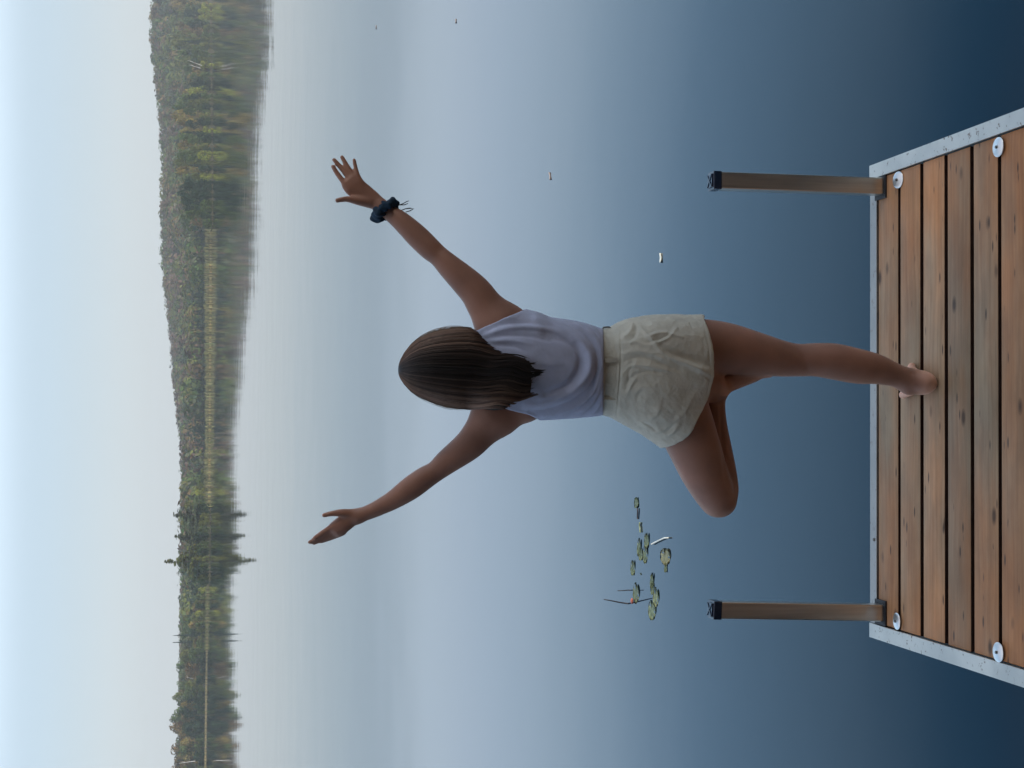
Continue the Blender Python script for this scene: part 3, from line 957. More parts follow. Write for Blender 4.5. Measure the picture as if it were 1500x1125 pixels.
# washers over the board seams
for (wx, wy, ti, rr_) in ((1315.5, 263.5, 10, 0.0275), (1462, 215.5, 1, 0.0285), (1313.5, 910, -3, 0.0275), (1462, 955.5, 0, 0.0285)):
    c = ground(wx, wy, DECK + 0.006)
    bm = bmesh.new()
    prof = [(0.0, 0.0045), (0.006, 0.0046), (0.010, 0.0038), (0.020, 0.0030), (0.0265, 0.0018), (0.0285, 0.0002), (0.0280, -0.0012), (0.0, -0.0012)]
    rows = []
    for (r, z) in prof:
        r *= rr_ / 0.0285
        rows.append([bm.verts.new((r * math.cos(2 * math.pi * k / 40), r * math.sin(2 * math.pi * k / 40), z)) for k in range(40)] if r > 0 else [bm.verts.new((0, 0, z))])
    for a, b in zip(rows[:-1], rows[1:]):
        for k in range(40):
            k2 = (k + 1) % 40
            if len(a) == 1: bm.faces.new((a[0], b[k], b[k2]))
            elif len(b) == 1: bm.faces.new((a[k], b[0], a[k2]))
            else: bm.faces.new((a[k], b[k], b[k2], a[k2]))
    bmesh.ops.rotate(bm, verts=bm.verts, cent=(0, 0, 0), matrix=Matrix.Rotation(rad(ti), 3, 'X'))
    bmesh.ops.translate(bm, verts=bm.verts, vec=c)
    wo = link('washer', bm_mesh('washer', bm, True), M_zinc, dock)
    bm = bmesh.new()
    bmesh.ops.create_cone(bm, cap_ends=True, segments=6, radius1=0.0052, radius2=0.0045, depth=0.004, matrix=Matrix.Translation(c + Vector((0, 0, 0.0062))))
    link('screw', bm_mesh('screw', bm), M_screw, wo)
bm = bmesh.new()
bmesh.ops.create_uvsphere(bm, u_segments=12, v_segments=8, radius=0.006, matrix=Matrix.Translation(ground(1280, 790.5, DECK + 0.005)) @ Matrix.Scale(0.5, 4, (0, 0, 1)))
link('rail_screw', bm_mesh('rail_screw', bm, True), M_screw, dock)

# ------------------------------------------------------------------ implicit surfaces for the figure
class Field:
    def __init__(self, lo, hi, h):
        self.lo = np.array(lo, float); self.h = h
        self.n = np.ceil((np.array(hi) - self.lo) / h).astype(int) + 1
        self.V = np.full(self.n, 1.0, np.float32)
    def slc(self, lo, hi):
        a = np.floor((np.array(lo) - self.lo) / self.h).astype(int).clip(0, self.n - 1)
        b = (np.ceil((np.array(hi) - self.lo) / self.h).astype(int) + 1).clip(1, self.n)
        return a, b
    def axes(self, a, b):
        g = [(self.lo[i] + self.h * np.arange(a[i], b[i])).astype(np.float32) for i in range(3)]
        return g[0][:, None, None], g[1][None, :, None], g[2][None, None, :]

def catmull(st, m):
    """st: list of tuples of floats -> resampled array"""
    A = np.array(st, float)
    if len(A) < 3 or m <= 1:
        return A
    P = np.vstack([2 * A[0] - A[1], A, 2 * A[-1] - A[-2]])
    out = []
    for i in range(1, len(P) - 2):
        for j in range(m):
            t = j / m
            out.append(0.5 * ((2 * P[i]) + (P[i + 1] - P[i - 1]) * t + (2 * P[i - 1] - 5 * P[i] + 4 * P[i + 1] - P[i + 2]) * t * t
                              + (3 * P[i] - P[i - 1] - 3 * P[i + 1] + P[i + 2]) * t ** 3))
    out.append(A[-1])
    return np.array(out)

def chain(field, st, n=(0, 1, 0), k=0.02, cap=None, m=4):
    """st: (x,y,z,rw,rn). rn is the half thickness along n, rw across; k smooth-union radius"""
    S = catmull(st, m)
    rmax = S[:, 3:5].max() + 0.05
    lo = S[:, :3].min(0) - rmax; hi = S[:, :3].max(0) + rmax
    a, b = field.slc(lo, hi)
    W = np.full(b - a, 1.0, np.float32)
    n = np.array(n, float)
    for i in range(len(S) - 1):
        p, q = S[i, :3], S[i + 1, :3]
        d = q - p; L = np.linalg.norm(d)
        if L < 1e-6: continue
        t_ = d / L
        nn = n - t_ * (n @ t_); nn /= np.linalg.norm(nn)
        ww = np.cross(t_, nn)
        rr = max(S[i, 3:5].max(), S[i + 1, 3:5].max()) + 0.045
        a2, b2 = field.slc(np.minimum(p, q) - rr, np.maximum(p, q) + rr)
        x, y, z = field.axes(a2, b2)
        x = x - p[0]; y = y - p[1]; z = z - p[2]
        al = x * t_[0] + y * t_[1] + z * t_[2]
        tt = np.clip(al / L, 0, 1)
        ov = al - tt * L
        qw = x * ww[0] + y * ww[1] + z * ww[2]
        qn = x * nn[0] + y * nn[1] + z * nn[2]
        rw = S[i, 3] + (S[i + 1, 3] - S[i, 3]) * tt
        rn = S[i, 4] + (S[i + 1, 4] - S[i, 4]) * tt
        rm = np.minimum(rw, rn)
        rc = rm
        if cap is not None and i == 0: rc = np.where(al < 0, cap, rm)
        if cap is not None and i == len(S) - 2: rc = np.where(al > L, cap, rm)
        val = (np.sqrt((qw / rw) ** 2 + (qn / rn) ** 2 + (ov / rc) ** 2) - 1) * rm
        sl = tuple(slice(a2[j] - a[j], b2[j] - a[j]) for j in range(3))
        W[sl] = np.minimum(W[sl], val.astype(np.float32))
    sl = tuple(slice(a[j], b[j]) for j in range(3))
    A = field.V[sl]
    hh = np.clip(k - np.abs(A - W), 0, None) / k
    field.V[sl] = np.minimum(A, W) - hh * hh * k * 0.25

def surface(field):
    V = field.V; S = V < 0
    c = np.zeros(np.array(V.shape) - 1, np.uint8)
    for i in (0, 1):
        for j in (0, 1):
            for k in (0, 1):
                c += S[i:S.shape[0] - 1 + i, j:S.shape[1] - 1 + j, k:S.shape[2] - 1 + k]
    act = (c > 0) & (c < 8)
    idx = np.full(act.shape, -1, np.int32)
    ijk = np.argwhere(act)
    idx[act] = np.arange(len(ijk))
    acc = np.zeros((len(ijk), 3)); cnt = np.zeros(len(ijk))
    cor = {}
    for o in np.ndindex(2, 2, 2):
        q = ijk + np.array(o)
        cor[o] = V[q[:, 0], q[:, 1], q[:, 2]].astype(float)
    for o in np.ndindex(2, 2, 2):
        for ax in range(3):
            if o[ax] == 0:
                o2 = list(o); o2[ax] = 1; o2 = tuple(o2)
                va, vb = cor[o], cor[o2]
                m = (va < 0) != (vb < 0)
                t = np.where(m, va / np.where(m, va - vb, 1), 0)
                p = np.tile(np.array(o, float), (len(ijk), 1)); p[:, ax] = t
                acc[m] += p[m]; cnt[m] += 1
    P = (ijk + acc / cnt[:, None]) * field.h + field.lo
    F = []
    for ax in range(3):
        sl0 = [slice(None)] * 3; sl1 = [slice(None)] * 3
        sl0[ax] = slice(0, -1); sl1[ax] = slice(1, None)
        dif = S[tuple(sl0)] != S[tuple(sl1)]
        e = np.argwhere(dif)
        u, v = (ax + 1) % 3, (ax + 2) % 3
        ok = (e[:, u] > 0) & (e[:, v] > 0) & (e[:, u] < S.shape[u] - 1) & (e[:, v] < S.shape[v] - 1)
        e = e[ok]
        def cell(du, dv):
            q = e.copy(); q[:, u] += du; q[:, v] += dv
            return idx[q[:, 0], q[:, 1], q[:, 2]]
        quad = np.stack([cell(-1, -1), cell(0, -1), cell(0, 0), cell(-1, 0)], 1)
        flip = ~S[e[:, 0], e[:, 1], e[:, 2]]
        quad[flip] = quad[flip][:, ::-1]
        F.append(quad)
    return P, np.concatenate(F)

def smooth_verts(P, F, it=3, lam=0.5, w=None):
    E = np.concatenate([F[:, [0, 1]], F[:, [1, 2]], F[:, [2, 3]], F[:, [3, 0]]])
    n = len(P)
    deg = np.bincount(E[:, 0], minlength=n) + np.bincount(E[:, 1], minlength=n)
    deg = np.maximum(deg, 1)
    for _ in range(it):
        Q = np.empty_like(P)
        for a in range(3):
            Q[:, a] = np.bincount(E[:, 0], P[E[:, 1], a], n) + np.bincount(E[:, 1], P[E[:, 0], a], n)
        Q /= deg[:, None]
        P = P + (Q - P) * (lam if w is None else (lam * w)[:, None])
    return P

def normals(P, F):
    d1 = P[F[:, 2]] - P[F[:, 0]]; d2 = P[F[:, 3]] - P[F[:, 1]]
    fn = np.cross(d1, d2)
    N = np.zeros_like(P)
    for a in range(3):
        for j in range(4):
            N[:, a] += np.bincount(F[:, j], fn[:, a], len(P))
    return N / np.maximum(np.linalg.norm(N, axis=1), 1e-12)[:, None]

def seg_dist(px, py, path):
    best = np.full(len(px), 1e9); at = np.zeros(len(px)); sg = np.ones(len(px))
    L = sum(math.dist(path[i], path[i + 1]) for i in range(len(path) - 1)); s0 = 0
    for (x0, y0), (x1, y1) in zip(path[:-1], path[1:]):
        dx, dy = x1 - x0, y1 - y0; l2 = dx * dx + dy * dy
        t = (((px - x0) * dx + (py - y0) * dy) / l2).clip(0, 1)
        d = np.hypot(px - x0 - dx * t, py - y0 - dy * t)
        m = d < best
        sg[m] = np.sign((px[m] - x0) * dy - (py[m] - y0) * dx); best[m] = d[m]; at[m] = (s0 + t[m] * math.sqrt(l2)) / L
        s0 += math.sqrt(l2)
    return best, at, sg

def strokes(P, F, lst, sc=(1, 0, 0), skew=1.0):
    """sculpt folds: lst of (path, amp metres, width px); path in zoom coords scaled by sc=(scale, ox, oy)"""
    N = normals(P, F)
    px, py, zc = project(P)
    view = P - np.array(CAM); view /= np.linalg.norm(view, axis=1)[:, None]
    face = (-(N * view).sum(1)).clip(0, 1) ** 0.5
    D = np.zeros(len(P))
    for path, amp, wd in lst:
        pth = [(sc[1] + x / sc[0], sc[2] + y / sc[0]) for x, y in path]
        cp = catmull(pth, 5) if len(pth) > 2 else np.array(pth)
        d, at, sg = seg_dist(px, py, [tuple(c) for c in cp])
        wd = np.where(sg > 0, wd * skew, wd)
        D += amp * np.exp(-(d / wd) ** 2) * np.sin(np.pi * at.clip(0.04, 0.96)) ** 0.5
    return P + N * (D * face)[:, None]

YH = ground(1379, 563, DECK).y                 # heel
YB = YH + 0.075                                # plane of the body
def ST(px, py, dy, hwpx, rd=None):
    p = atY(px, py, YB + dy)
    zc = (p - CAM).dot(Fw)
    r = hwpx * zc / FOC
    return (p.x, p.y, p.z, r, r if rd is None else rd)
def C(lst): return [ST(*s) for s in lst]
print('heel', YH, 'head z', atY(583, 540, YB).z - DECK)

body = Field((atY(560, 812, YB).x, YB - 0.21, DECK - 0.006), (atY(500, 215, YB).x, YB + 0.24, atY(440, 797, YB).z), 0.003)
# torso
chain(body, C([(712, 541, 0.0, 40, .045), (728, 541, 0, 62, .065), (748, 542, 0, 75, .088), (768, 542.5, 0, 74, .098), (792, 541, 0, 67, .098), (830, 541, 0, 60, .088),
               (868, 543, 0, 55, .080), (900, 545, 0, 58, .085), (940, 545, -.005, 66, .098), (975, 545, -.008, 66, .10), (998, 545, .0, 54, .075)]), k=0.02, cap=0.02)
# neck and head
chain(body, C([(735, 541, 0, 30, .055), (705, 541, 0.0, 27, .055), (680, 541, .01, 27, .055)]), k=0.03)
chain(body, C([(674, 541, .012, 33, .066), (648, 541, .008, 38, .080), (628, 541, .0, 33, .066)]), k=0.02)
# face: brow, nose, lips, chin, ears
chain(body, C([(648, 541, .105, 6, .014), (660, 541, .120, 6, .012)]), k=0.012)
chain(body, C([(676, 532, .098, 3, .008), (676, 541, .103, 3, .009), (676, 550, .098, 3, .008)]), k=0.006)
chain(body, C([(690, 541, .082, 12, .02), (694, 541, .086, 10, .016)]), k=0.02)
chain(body, C([(641, 524, .092, 9, .012), (639, 541, .098, 7, .01), (641, 558, .092, 9, .012)]), k=0.012)
for s in (-1, 1):
    chain(body, C([(645, 541 + 40 * s, .0, 4, .014), (660, 541 + 40 * s, .0, 4, .012)]), k=0.006)
# shoulders
chain(body, C([(722, 541, 0, 26, .055), (731, 505, 0, 29, .058), (733, 480, 0, 31, .055)]), k=0.03)
chain(body, C([(722, 541, 0, 26, .055), (724, 575, 0, 29, .058), (728, 604, 0, 31, .055)]), k=0.03)
# lats / armpits
chain(body, C([(738, 486, 0, 26, .05), (775, 482, 0, 18, .06)]), k=0.04)
chain(body, C([(735, 598, 0, 25, .05), (766, 601, 0, 14, .055)]), k=0.03)
# arms
RA = [(731, 472, 0, 32, .052), (712, 450, .01, 27, .050), (698, 429, .018, 24, .047), (682, 412.5, .026, 22, .043), (660, 392, .036, 18.5, .037), (643, 375.5, .045, 15.6, .031),
      (630, 364.5, .052, 17.0, .032), (611, 346, .062, 17.3, .031), (588, 324.5, .075, 14.8, .027), (570, 311, .086, 12, .021), (558, 302.5, .093, 10.8, .018)]
chain(body, C(RA), k=0.035)
LA = [(722, 612, 0, 31, .052), (704, 632.5, .01, 25.5, .048), (686, 652.5, .02, 22.5, .044), (656, 675.5, .036, 18.6, .037), (638, 690.5, .045, 15.6, .031), (622.5, 700, .052, 17.0, .032),
      (601.5, 715, .063, 17.5, .031), (575, 733, .076, 14.2, .026), (549, 746.5, .088, 11.4, .021), (524, 756.5, .098, 10.2, .017)]
chain(body, C(LA), k=0.035)
# right hand (back of the hand to us, fingers spread)
chain(body, C([(560, 304, .093, 10.5, .017), (546, 292, .097, 12.2, .015), (533, 283.5, .10, 14.5, .014), (519, 273.5, .102, 15.6, .013), (512, 266, .103, 14.0, .011)]), k=0.01)
for f in ([(512, 277, .101, 4.0), (502, 265, .104, 3.6), (493.5, 253.5, .108, 3.3), (487.6, 243.8, .108, 2.7)],
          [(518, 270, .101, 4.0), (508.5, 257, .106, 3.6), (498.5, 244.5, .112, 3.3), (489.2, 234.0, .114, 2.7)],
          [(523, 267, .101, 3.9), (515.5, 254.5, .106, 3.5), (507.5, 241.5, .110, 3.2), (500.8, 230.0, .112, 2.7)],
          [(528, 269, .100, 3.7), (524, 257.5, .103, 3.2), (521, 245.5, .106, 2.8), (518.6, 234.0, .106, 2.4)]):
    chain(body, C([s[:3] + (s[3] + .45, (s[3] + .3) / 500) for s in f]), k=0.007)
chain(body, C([(541, 297, .095, 7.5, .014), (525, 294.5, .090, 6.4, .012), (508, 291.6, .086, 4.4, .009), (494, 293.6, .084, 3.6, .0075)]), k=0.008)
# left hand (fingers together, seen along the back)
chain(body, C([(526, 755.5, .097, 10.0, .016), (514, 760.5, .102, 11.6, .015), (503, 767.5, .108, 13.0, .017), (493, 774.5, .113, 12.0, .016)]), k=0.01)
for f in ([(499, 765.5, .104, 4.0), (486, 771.5, .108, 3.7), (473, 779.5, .114, 3.3), (461.5, 787.5, .120, 2.8)],
          [(500, 770, .110, 4.0), (484, 778, .116, 3.7), (469, 786, .122, 3.2), (453.5, 794.2, .128, 2.7)],
          [(502, 776, .114, 3.9), (487, 783.5, .120, 3.5), (474, 789.5, .127, 3.1), (460, 795.8, .132, 2.6)],
          [(503, 780, .117, 3.6), (492, 785.5, .124, 3.2), (482, 789.5, .130, 2.8), (471, 793.5, .135, 2.3)]):
    chain(body, C([s[:3] + (s[3] + .2, (s[3] + .6) / 500) for s in f]), k=0.008)
chain(body, C([(517, 753.5, .098, 7.5, .014), (502, 751.5, .094, 6.2, .012), (487, 752.2, .092, 4.2, .009), (474.5, 754.8, .092, 3.5, .0075)]), k=0.008)
# standing leg
chain(body, C([(975, 512, -.01, 42, .10), (1010, 508.5, -.01, 41.5, .096), (1040, 508.5, -.006, 40, .086), (1070, 511.5, 0, 37, .080), (1110, 518.5, .004, 31, .070), (1142, 525, .004, 26.8, .061),
               (1168, 527.6, .002, 24.0, .056), (1195, 527, -.006, 24.6, .057), (1222, 529.6, -.014, 26.6, .060), (1256, 536.5, -.018, 25.8, .056), (1283, 540.6, -.016, 22.4, .046),
               (1312, 549.5, -.014, 17.2, .036), (1334, 556.8, -.014, 15.0, .032), (1352, 560.5, -.018, 14.2, .031)]), k=0.03)
# standing foot, in world axes
hx = ground(1379, 562, DECK).x
def foot(lst, k=0.01, n=(0, 0, 1)):
    chain(body, [(hx + x, YH + y, DECK + z, rw, rn) for x, y, z, rw, rn in lst], n=n, k=k)
foot([(0.000, .032, .034, .027, .033), (0.003, .075, .036, .029, .035), (0.010, .125, .028, .040, .026), (0.014, .165, .018, .048, .018)], k=0.02)
foot([(0.003, .055, .04, .026, .04), (0.004, .06, .085, .026, .03)], k=0.03, n=(0, 1, 0))
foot([(-0.024, .055, .078, .010, .012), (-0.022, .060, .078, .010, .012)], k=0.02)
foot([(0.029, .055, .068, .010, .012), (0.028, .060, .068, .010, .012)], k=0.02)
foot([(-.024, .165, .015, .014, .015), (-.032, .205, .014, .0135, .0135), (-.036, .222, .0135, .0125, .013)], k=0.008)
for i, (x, l) in enumerate(((-.004, .220), (.016, .212), (.036, .200), (.056, .180))):
    foot([(x * 0.8 + .004, .160, .014, .010, .012), (x, l - .02, .014, .0088, .0105), (x, l, .009, .0082, .009)], k=0.005)
# bent leg: thigh out to the side, calf folded back, sole against the standing thigh
chain(body, C([(985, 578, 0, 43, .095), (1000, 612, .0, 42, .092), (1015, 650, .0, 38.5, .083), (1030, 688, .005, 34.5, .074), (1043, 716, .012, 30, .064), (1050, 731, .02, 26, .056)]), k=0.03)
chain(body, C([(1054, 733, .03, 25.5, .050), (1057, 716, .045, 25, .050), (1053, 690, .055, 25.5, .050), (1048, 660, .062, 24.5, .050), (1044, 628, .066, 22, .045), (1045, 598, .066, 17.5, .036),
               (1048, 574, .062, 15, .031)]), k=0.012)
chain(body, C([(1018, 558, 0, 30, .07), (1040, 566, .02, 23, .05), (1050, 572, .04, 16, .035)]), k=0.02)
chain(body, C([(1046, 572, .058, 15, .032), (1062, 562, .054, 15, .034), (1085, 556, .05, 11.5, .040), (1104, 552, .05, 8.0, .042)]), k=0.015)
for i in range(5):
    z = .018 + i * 0.0165
    chain(body, C([(1100, 552, z, 5, .008), (1116, 550.5, z, 4.5, .008), (1129 - abs(i - 1) * 3, 550, z, 4.0, .0075)]), k=0.005)
P, F = surface(body)
print('body verts', len(P))
px, py, zc = project(P)
hand = ((px < 560) | (P[:, 2] < DECK + 0.05)).astype(float)
P = smooth_verts(P, F, 4, 0.5)
P = smooth_verts(P, F, 14, 0.5, w=1 - hand)
# crease between thigh and calf, hollow of the knee, Achilles tendon, elbow dimples, spine of the shoulder blade
P = strokes(P, F, [([(300, 185), (420, 228), (520, 243)], 0.002, 5), ([(500, 255), (560, 330), (580, 400)], -0.003, 6), ([(1120, 395), (1180, 410)], -0.002, 3)], (3.75, 1030, 440))
P = strokes(P, F, [([(640, 440), (648, 560), (655, 700), (668, 820), (690, 880)], -0.004, 3.2)], (3.127, 850, 440))
P = strokes(P, F, [([(740, 600), (790, 640)], -0.0025, 5), ([(700, 560), (560, 440)], -0.0015, 6)], (3.75, 440, 200))
P = strokes(P, F, [([(300, 400), (350, 470), (420, 540)], 0.0005, 1.8), ([(360, 390), (420, 470), (480, 540)], 0.0005, 1.6), ([(430, 400), (480, 480), (520, 560)], 0.0005, 1.6)], (7.033, 460, 200))
person = empty('person', (float(P[:, 0].mean()), YB, DECK), 'woman seen from behind balancing on one leg on the dock, both arms raised', 'person')
zz = P[:, 2] - DECK
pale = np.clip((0.075 - zz) / 0.05, 0, 1)                       # the sole and heel are paler than the tanned leg
px, py, zc = project(P)
pale = np.maximum(pale, np.clip((px - 1052) / 12, 0, 1) * np.clip((py - 549) / 4, 0, 1) * (py < 580) * (zz > 0.4) * 0.6)
tint = 1 + pale[:, None] * np.array([1.15, 1.4, 1.45])
bo = link('body', np_mesh('body', P, F, col=tint), M_skin, person)
del body

# ---------------------------------------------------- shirt
sh = Field((atY(780, 650, YB).x, YB - 0.19, atY(905, 540, YB).z), (atY(780, 430, YB).x, YB + 0.19, atY(690, 540, YB).z), 0.0025)
chain(sh, C([(716, 541, 0.0, 46, .066), (730, 538, 0, 66, .092), (748, 537, -.003, 77, .112), (768, 537.5, -.005, 79.5, .121), (792, 539.5, -.006, 76.5, .124), (832, 541.3, -.006, 72.4, .122),
             (858, 544, -.004, 67.5, .116), (874, 545.5, 0, 64.0, .108), (884, 545.3, 0, 61.0, .099), (895, 545.3, 0, 57, .09)]), k=0.01, cap=0.02)
chain(sh, C([(720, 535, 0, 30, .068), (733, 500, 0, 34, .075), (740, 476, 0, 32, .070)]), k=0.03)
chain(sh, C([(738, 490, 0, 34, .075), (775, 486, 0, 26, .085)]), k=0.03)
chain(sh, C([(722, 545, 0, 30, .066), (727, 572, 0, 32, .072), (732, 592, 0, 32, .070)]), k=0.03)
def pix_axes(fd):
    a, b = np.zeros(3, int), fd.n
    x, y, z = fd.axes(a, b)
    x, y, z = np.broadcast_arrays(x, y, z)
    Q = np.stack([x, y, z], -1).reshape(-1, 3)
    px, py, zc = project(Q)
    return px.reshape(fd.n), py.reshape(fd.n), zc.reshape(fd.n)
gx, gy, gz = pix_axes(sh)
sc_ = gz / FOC
# sleeve line of the right shoulder
x0, y0, x1, y1 = 697.5, 484.5, 761, 456.5
nx, ny = (y1 - y0), -(x1 - x0); nl = math.hypot(nx, ny); nx, ny = nx / nl, ny / nl       # points towards the arm
dcut = ((gx - x0) * nx + (gy - y0) * ny) * sc_
# left armhole: rows py below the curve are kept
arm_c = np.interp(gx, [690, 715, 735, 748, 770, 780, 789, 793, 800], [572, 588, 597, 601.5, 606.5, 610, 615, 622, 660])
dcut2 = (gy - arm_c) * sc_
def recess(fd, cut, th=0.007, depth=0.03):
    d0 = fd.V.copy()
    V = np.maximum(d0, cut.astype(np.float32))
    hollow = np.maximum(d0 + th, -(cut + depth).astype(np.float32))
    fd.V = np.maximum(V, -hollow)
cut = np.maximum(dcut, dcut2)
recess(sh, cut, 0.006, 0.012)
sh.V = np.maximum(sh.V, ((gx - 884) * gz / FOC).astype(np.float32))
P, F = surface(sh)
P = smooth_verts(P, F, 5, 0.5)
Z7 = (4.412, 560, 440)
fold = [([(620, 205), (720, 135), (860, 105)], .004, 3.0), ([(640, 220), (760, 160), (900, 148), (1000, 150)], -.004, 2.4), ([(665, 228), (800, 185), (960, 178), (1120, 205), (1230, 265)], .0055, 3.0),
        ([(680, 245), (820, 228), (960, 235), (1080, 265)], -.004, 2.5), ([(700, 265), (840, 262), (960, 285)], .004, 2.8), ([(720, 290), (850, 300), (930, 330)], -.003, 2.2),
        ([(1000, 110), (1160, 180), (1280, 270), (1340, 380), (1310, 500), (1200, 600), (1060, 660), (930, 680)], .0085, 5.0),
        ([(1060, 235), (1200, 270), (1275, 350), (1270, 450), (1190, 545), (1060, 600)], -.006, 4.5),
        ([(1080, 110), (1240, 170), (1360, 270), (1395, 400), (1360, 530), (1240, 640), (1080, 700), (960, 715)], -.006, 3.2),
        ([(1180, 128), (1320, 190), (1400, 300), (1412, 430)], .005, 3.0),
        ([(1412, 420), (1385, 560), (1290, 660), (1150, 730), (1040, 750)], .0055, 3.0),
        ([(1414, 470), (1370, 610), (1260, 700), (1130, 755)], -.004, 2.0),
        ([(1412, 540), (1350, 660), (1230, 740)], .0045, 2.4), ([(1412, 600), (1370, 680), (1300, 740)], -.004, 1.8), ([(1414, 650), (1380, 710), (1340, 748)], .0035, 2.0),
        ([(1000, 400), (1100, 420), (1180, 410)], .002, 4), ([(980, 640), (1100, 615), (1200, 560)], .003, 3),
        ([(760, 330), (770, 380), (800, 400)], .004, 2.5), ([(1300, 155), (1380, 200), (1414, 260)], .003, 2),
        ([(860, 715), (940, 728), (1015, 768)], .0025, 1.3)]
P = strokes(P, F, [(a_, b_ * 1.25, c_) for a_, b_, c_ in fold], Z7, 1.6)
P = smooth_verts(P, F, 2, 0.4)
link('shirt', np_mesh('shirt', P, F), M_shirt, person)
# dark side seam strap of the garment beneath, seen at the armhole
v, f = tube_mesh([[(atY(754, 618, YB - .01), 0.003), (atY(761, 618, YB - .01), 0.0055), (atY(769, 616, YB - .01), 0.003)]], 8)
link('underarm_strap', mixed_mesh('underarm_strap', v, f), mat_plain('brown_elastic', (0.12, 0.06, 0.05), 0.7), person)

# ---------------------------------------------------- shorts
so_ = Field((atY(1060, 690, YB).x, YB - 0.20, atY(1075, 560, YB).z), (atY(900, 440, YB).x, YB + 0.19, atY(850, 540, YB).z), 0.0025)
chain(so_, C([(862, 543, 0, 61.5, .100), (881, 543.2, 0, 61.5, .103), (893, 544.5, 0, 64.5, .106), (907, 545.7, -.002, 67.5, .110), (930, 545.5, -.008, 77, .122), (960, 545, -.014, 80, .132), (1000, 540, -.012, 76, .135),
              (1030, 535, -.006, 70, .120)]), k=0.01, cap=0.008)
chain(so_, C([(930, 511, 0, 40, .115), (965, 506.5, -.014, 41.5, .122), (1010, 507, -.012, 43, .116), (1048, 508, -.006, 43, .108), (1075, 509, 0, 43, .10)]), k=0.03)
chain(so_, C([(935, 565, 0, 46, .115), (962, 585, -.008, 54, .122), (990, 603, -.006, 57, .118), (1012, 617, 0, 59, .112), (1045, 639, 0, 60, .10)]), k=0.035)
gx, gy, gz = pix_axes(so_)
hem = np.interp(gy, [440, 465, 485, 504, 530, 549, 562, 577, 600, 629, 640, 646, 652, 656, 662], [1030, 1032, 1038.5, 1043.5, 1046.5, 1046.5, 1044, 1039, 1030, 1016, 1007, 1000, 988, 975, 940])
dh = (gx - hem) * gz / FOC * 0.8
recess(so_, dh, 0.007, 0.022)
so_.V = np.maximum(so_.V, ((879.5 - gx) * gz / FOC).astype(np.float32))
P, F = surface(so_)
px, py, zc = project(P)
wsm = np.clip((px - 905) / 10, 0, 1) * np.clip((np.interp(py, [440, 465, 485, 504, 530, 549, 562, 577, 600, 629, 640, 646, 652, 656, 662], [1030, 1032, 1038.5, 1043.5, 1046.5, 1046.5, 1044, 1039, 1030, 1016, 1007, 1000, 988, 975, 940]) - 8 - px) / 15, 0, 1)
P = smooth_verts(P, F, 4, 0.5)
P = smooth_verts(P, F, 30, 0.5, w=wsm)
Z8 = (3.127, 850, 440)
sf = [([(95, 120), (100, 300), (95, 520)], .0015, 1.2), ([(182, 125), (184, 300), (165, 530)], -.003, 1.1), ([(178, 125), (180, 300), (161, 530)], .0015, 0.9),
      ([(104, 268), (180, 274)], -.0015, 0.8), ([(104, 280), (180, 285)], .0015, 1.2),
      ([(330, 170), (360, 215), (420, 262), (510, 300), (610, 345)], .0075, 3.6), ([(350, 190), (400, 240), (470, 262), (560, 290), (606, 300)], -.008, 4.5),
      ([(250, 90), (300, 150), (340, 190), (400, 175), (440, 130)], .004, 2.2), ([(300, 170), (370, 150), (430, 160), (470, 170)], .004, 1.8), ([(290, 195), (360, 182), (420, 150)], -.0035, 1.8),
      ([(190, 200), (250, 190), (300, 205)], .0035, 2.4), ([(190, 245), (260, 235), (340, 250), (400, 280)], .0038, 2.6), ([(188, 290), (250, 262), (330, 275), (450, 320)], -.0035, 2.6),
      ([(190, 340), (240, 300), (320, 305), (420, 330)], .0035, 2.2), ([(200, 395), (240, 350), (310, 325), (380, 330)], -.003, 2.2), ([(210, 440), (235, 390), (260, 350)], .003, 2.0),
      ([(180, 430), (215, 400), (225, 330), (240, 290)], -.0025, 1.8), ([(230, 430), (300, 400), (330, 400)], .002, 4), ([(255, 470), (270, 430), (300, 400)], -.002, 3),
      ([(190, 180), (230, 140), (240, 95)], .003, 2.6), ([(215, 200), (250, 160), (262, 100)], -.003, 2.4),
      ([(500, 80), (505, 110), (520, 140)], -.0015, 1.0), ([(560, 82), (585, 200), (598, 340), (580, 430)], -.0014, 1.0),
      ([(385, 610), (410, 595), (430, 575)], -.004, 1.8), ([(395, 625), (430, 600), (450, 570)], .004, 2.4), ([(315, 600), (345, 605), (380, 600)], .004, 2.4),
      ([(420, 560), (470, 520), (520, 440)], .003, 3.0), ([(310, 545), (350, 520), (370, 470)], .0028, 3), ([(290, 560), (330, 585), (350, 600)], -.003, 1.6)]
P = strokes(P, F, [(a_, b_ * 1.25, c_) for a_, b_, c_ in sf], Z8, 1.6)
P = smooth_verts(P, F, 1, 0.4)
# linen rumpling
px, py, zc = project(P)
N_ = normals(P, F)
from mathutils import noise as mnoise
rot_ = np.array(Matrix.Rotation(0.9, 3, Vector((1, 0.6, 0.3)).normalized()))
cs = (P @ rot_.T) * 15.0
rum = np.array([mnoise.noise(Vector((a, b, c))) for a, b, c in cs]) * 0.0030
rum += np.array([abs(mnoise.noise(Vector((a * 2.6, b * 2.6, c * 2.6 + 7)))) for a, b, c in cs]) * -0.0018
amt = np.clip((px - 908) / 10, 0, 1)
P = P + N_ * (rum * amt)[:, None]
P = smooth_verts(P, F, 1, 0.4)
shorts = link('shorts', np_mesh('shorts', P, F), M_shorts, person)
